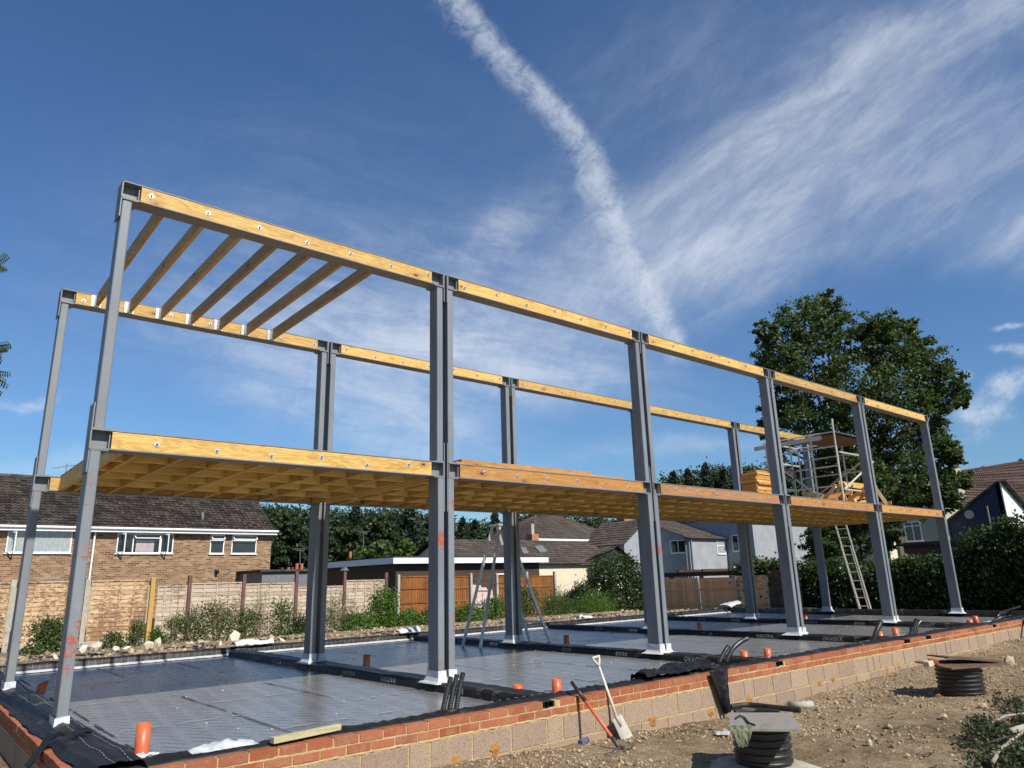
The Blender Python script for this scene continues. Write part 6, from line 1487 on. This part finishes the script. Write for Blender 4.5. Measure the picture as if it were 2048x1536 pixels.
# main roof plane, seen above the blue gable: eaves low on the left, ridge running right
A_ = at(1830, 1025, 0, BX-.1); B_ = at(1885, 1030, 0, BX-.1)
rr0 = dep(1915, 942, 60); rr1 = dep(2085, 915, 60); el = dep(1835, 1028, 54); er = dep(2120, 1080, 54)
tiles(r_, el, er, rr1, rr0, 22, 90, .05, .06); r_.build('roof', M['roofC'], t, recalc=False)
vg = MB().bar((BX-.06, g0[0]+.1, g0[1]-.05), (BX-.06, g1[0], g1[1]+.05), .16, .12); vg.bar((BX, fy-.1, g1[1]+.06), (BX+5, fy-.1, g1[1]-2.1), .5, .1); vg.build('verge', M['roofB'], t)
sdh = onx(1938, 1029, BX-.1); MB().lathe([(0, 0), (.25, 0), (.27, .03), (.25, .06), (0, .07)], (BX-.02, sdh[0], sdh[1]), 24, 0, Matrix.Rotation(-math.pi/2, 3, 'Y')).build('satellite_dish', M['concl'], t)
q_ = onx(1974, 1012); MB().tube([(BX-.06, q_[0], q_[1]), (BX-.06, q_[0], q_[1]-2.2)], .06, 6).build('flue_pipe', M['slate'], t)
c_ = dep(1900, 945, 56); cm = MB().box(c_.x-.7, c_.x+.5, c_.y-.6, c_.y+.6, c_.z-2.2, c_.z+.3); cm.build('chimney', M['creamgr'], t)
# cream-panelled house left of the blue gable
PXX = 47.5
t = thing('panelled_house', 'pale panelled house with a white window seen behind the last pair of columns', 'house', (PXX+2, 12, -.5))
def onp(px, py): c_ = at(px, py, 0, PXX); return c_.y, c_.z
a = onp(1790, 1040); b = onp(1876, 1040); MB().box(PXX, PXX+4, b[0], a[0], -.5, a[1]+.6).build('wall', M['concl'], t)
y0_, y1_ = onp(1843, 1060)[0], onp(1810, 1060)[0]; window(t, y0_, y1_, onp(1825, 1083)[1], onp(1825, 1043)[1], PXX, mull=(y0_+(y1_-y0_)*.5,), trans=onp(1825, 1052)[1], axis_='y')
e_ = MB(); cc_ = at(1778, 1090, 1, 12.5); w_ = at(1800, 1090, 1, 12.5)
t = thing('cream_shed', 'small sunlit cream building between the ivy and the panelled house', 'shed', (cc_.x+.5, 13, -.5)); MB().box(cc_.x, w_.x, 12.5, 15, -.5, at(1790, 1062, 1, 12.5).z).build('wall', M['cream'], t); MB().prism([(cc_.x-.3, at(1790, 1062, 1, 12.5).z), (w_.x+.3, at(1790, 1062, 1, 12.5).z), ((cc_.x+w_.x)/2, at(1790, 1050, 1, 12.5).z)], 1, 12.2, 15.2).build('roof', M['roofB'], t)
RXX = 33.0
ra = at(1806, 1090, 0, RXX); rb = at(1945, 1085, 0, RXX)
t = thing('red_shed', 'dark red boarded shed with a flat felt roof above the ivy hedge', 'shed', (RXX+1.5, (ra.y+rb.y)/2, -.5))
MB().box(RXX+.02, RXX+3, rb.y, ra.y, -.5, ra.z-.06).build('wall', M['shedred'], t); bd = MB()
for q in range(18): z = -.4+q*.15; bd.add([(RXX, rb.y, z), (RXX, ra.y, z), (RXX+.015, ra.y, z+.145), (RXX+.015, rb.y, z+.145)], [(0, 1, 2, 3)])
bd.build('cladding', M['shedred'], t, recalc=False); MB().box(RXX-.2, RXX+3.2, rb.y-.2, ra.y+.2, ra.z-.05, ra.z+.05).build('roof', M['felt'], t)
# distant chimneys and aerials between the brick house and the shed
for (px, py, dd, hh, lab) in [(600, 1130, 46, 3.0, 'small red brick chimney right of the brick house'), (583, 1138, 46, 2.8, 'second small chimney low beside the brick house'), (722, 1098, 50, 3.6, 'orange-topped brick chimney left of the flat-roofed shed'), (706, 1106, 50, 3.4, 'row-end brick chimney with red pots left of the flat-roofed shed')]:
    c_ = dep(px, py, dd); t = thing('brick_chimney', lab, 'chimney', (c_.x, c_.y, -.4), 'distant brick chimneys'); MB().box(c_.x-.35, c_.x+.35, c_.y-.3, c_.y+.3, -.4, c_.z-.3).build('stack', M['rbrick'], t)
    pt = MB(); [pt.tube([(c_.x+q, c_.y, c_.z-.3), (c_.x+q, c_.y, c_.z+.1)], .1, 8) for q in (-.2, .12)]; pt.build('pots', M['terra'], t)
for (px, y0_, y1_, dd, lab) in [(727, 1063, 1105, 50, 'thin television aerial mast above the orange-topped chimney'), (600, 1098, 1130, 46, 'thin aerial on the small chimney right of the brick house')]:
    a = dep(px, y0_, dd); b = dep(px, y1_, dd); mb = MB().tube([a, b], .03, 5); mb.tube([a+RT*-.45, a+RT*.45], .02, 5); mb.tube([a+RT*-.3+UP*-.1, a+RT*.3+UP*-.1], .02, 5); tag(mb.build('tv_aerial', M['slate']), lab, 'aerial')
a = dep(575, 1150, 42); t = thing('terrace_row', 'low dark terraced outbuildings beyond the brick house', 'house', (a.x, a.y+2, -.5)); MB().box(a.x-1.5, a.x+4.5, a.y, a.y+5, -.5, a.z+.2).build('wall', M['slate'], t); MB().box(a.x-1.7, a.x+4.7, a.y-.2, a.y+5, a.z-.2+.41, a.z+.32).build('roof', M['roofC'], t)

for o in bpy.data.objects:
    if '_o' in o: del o['_o']
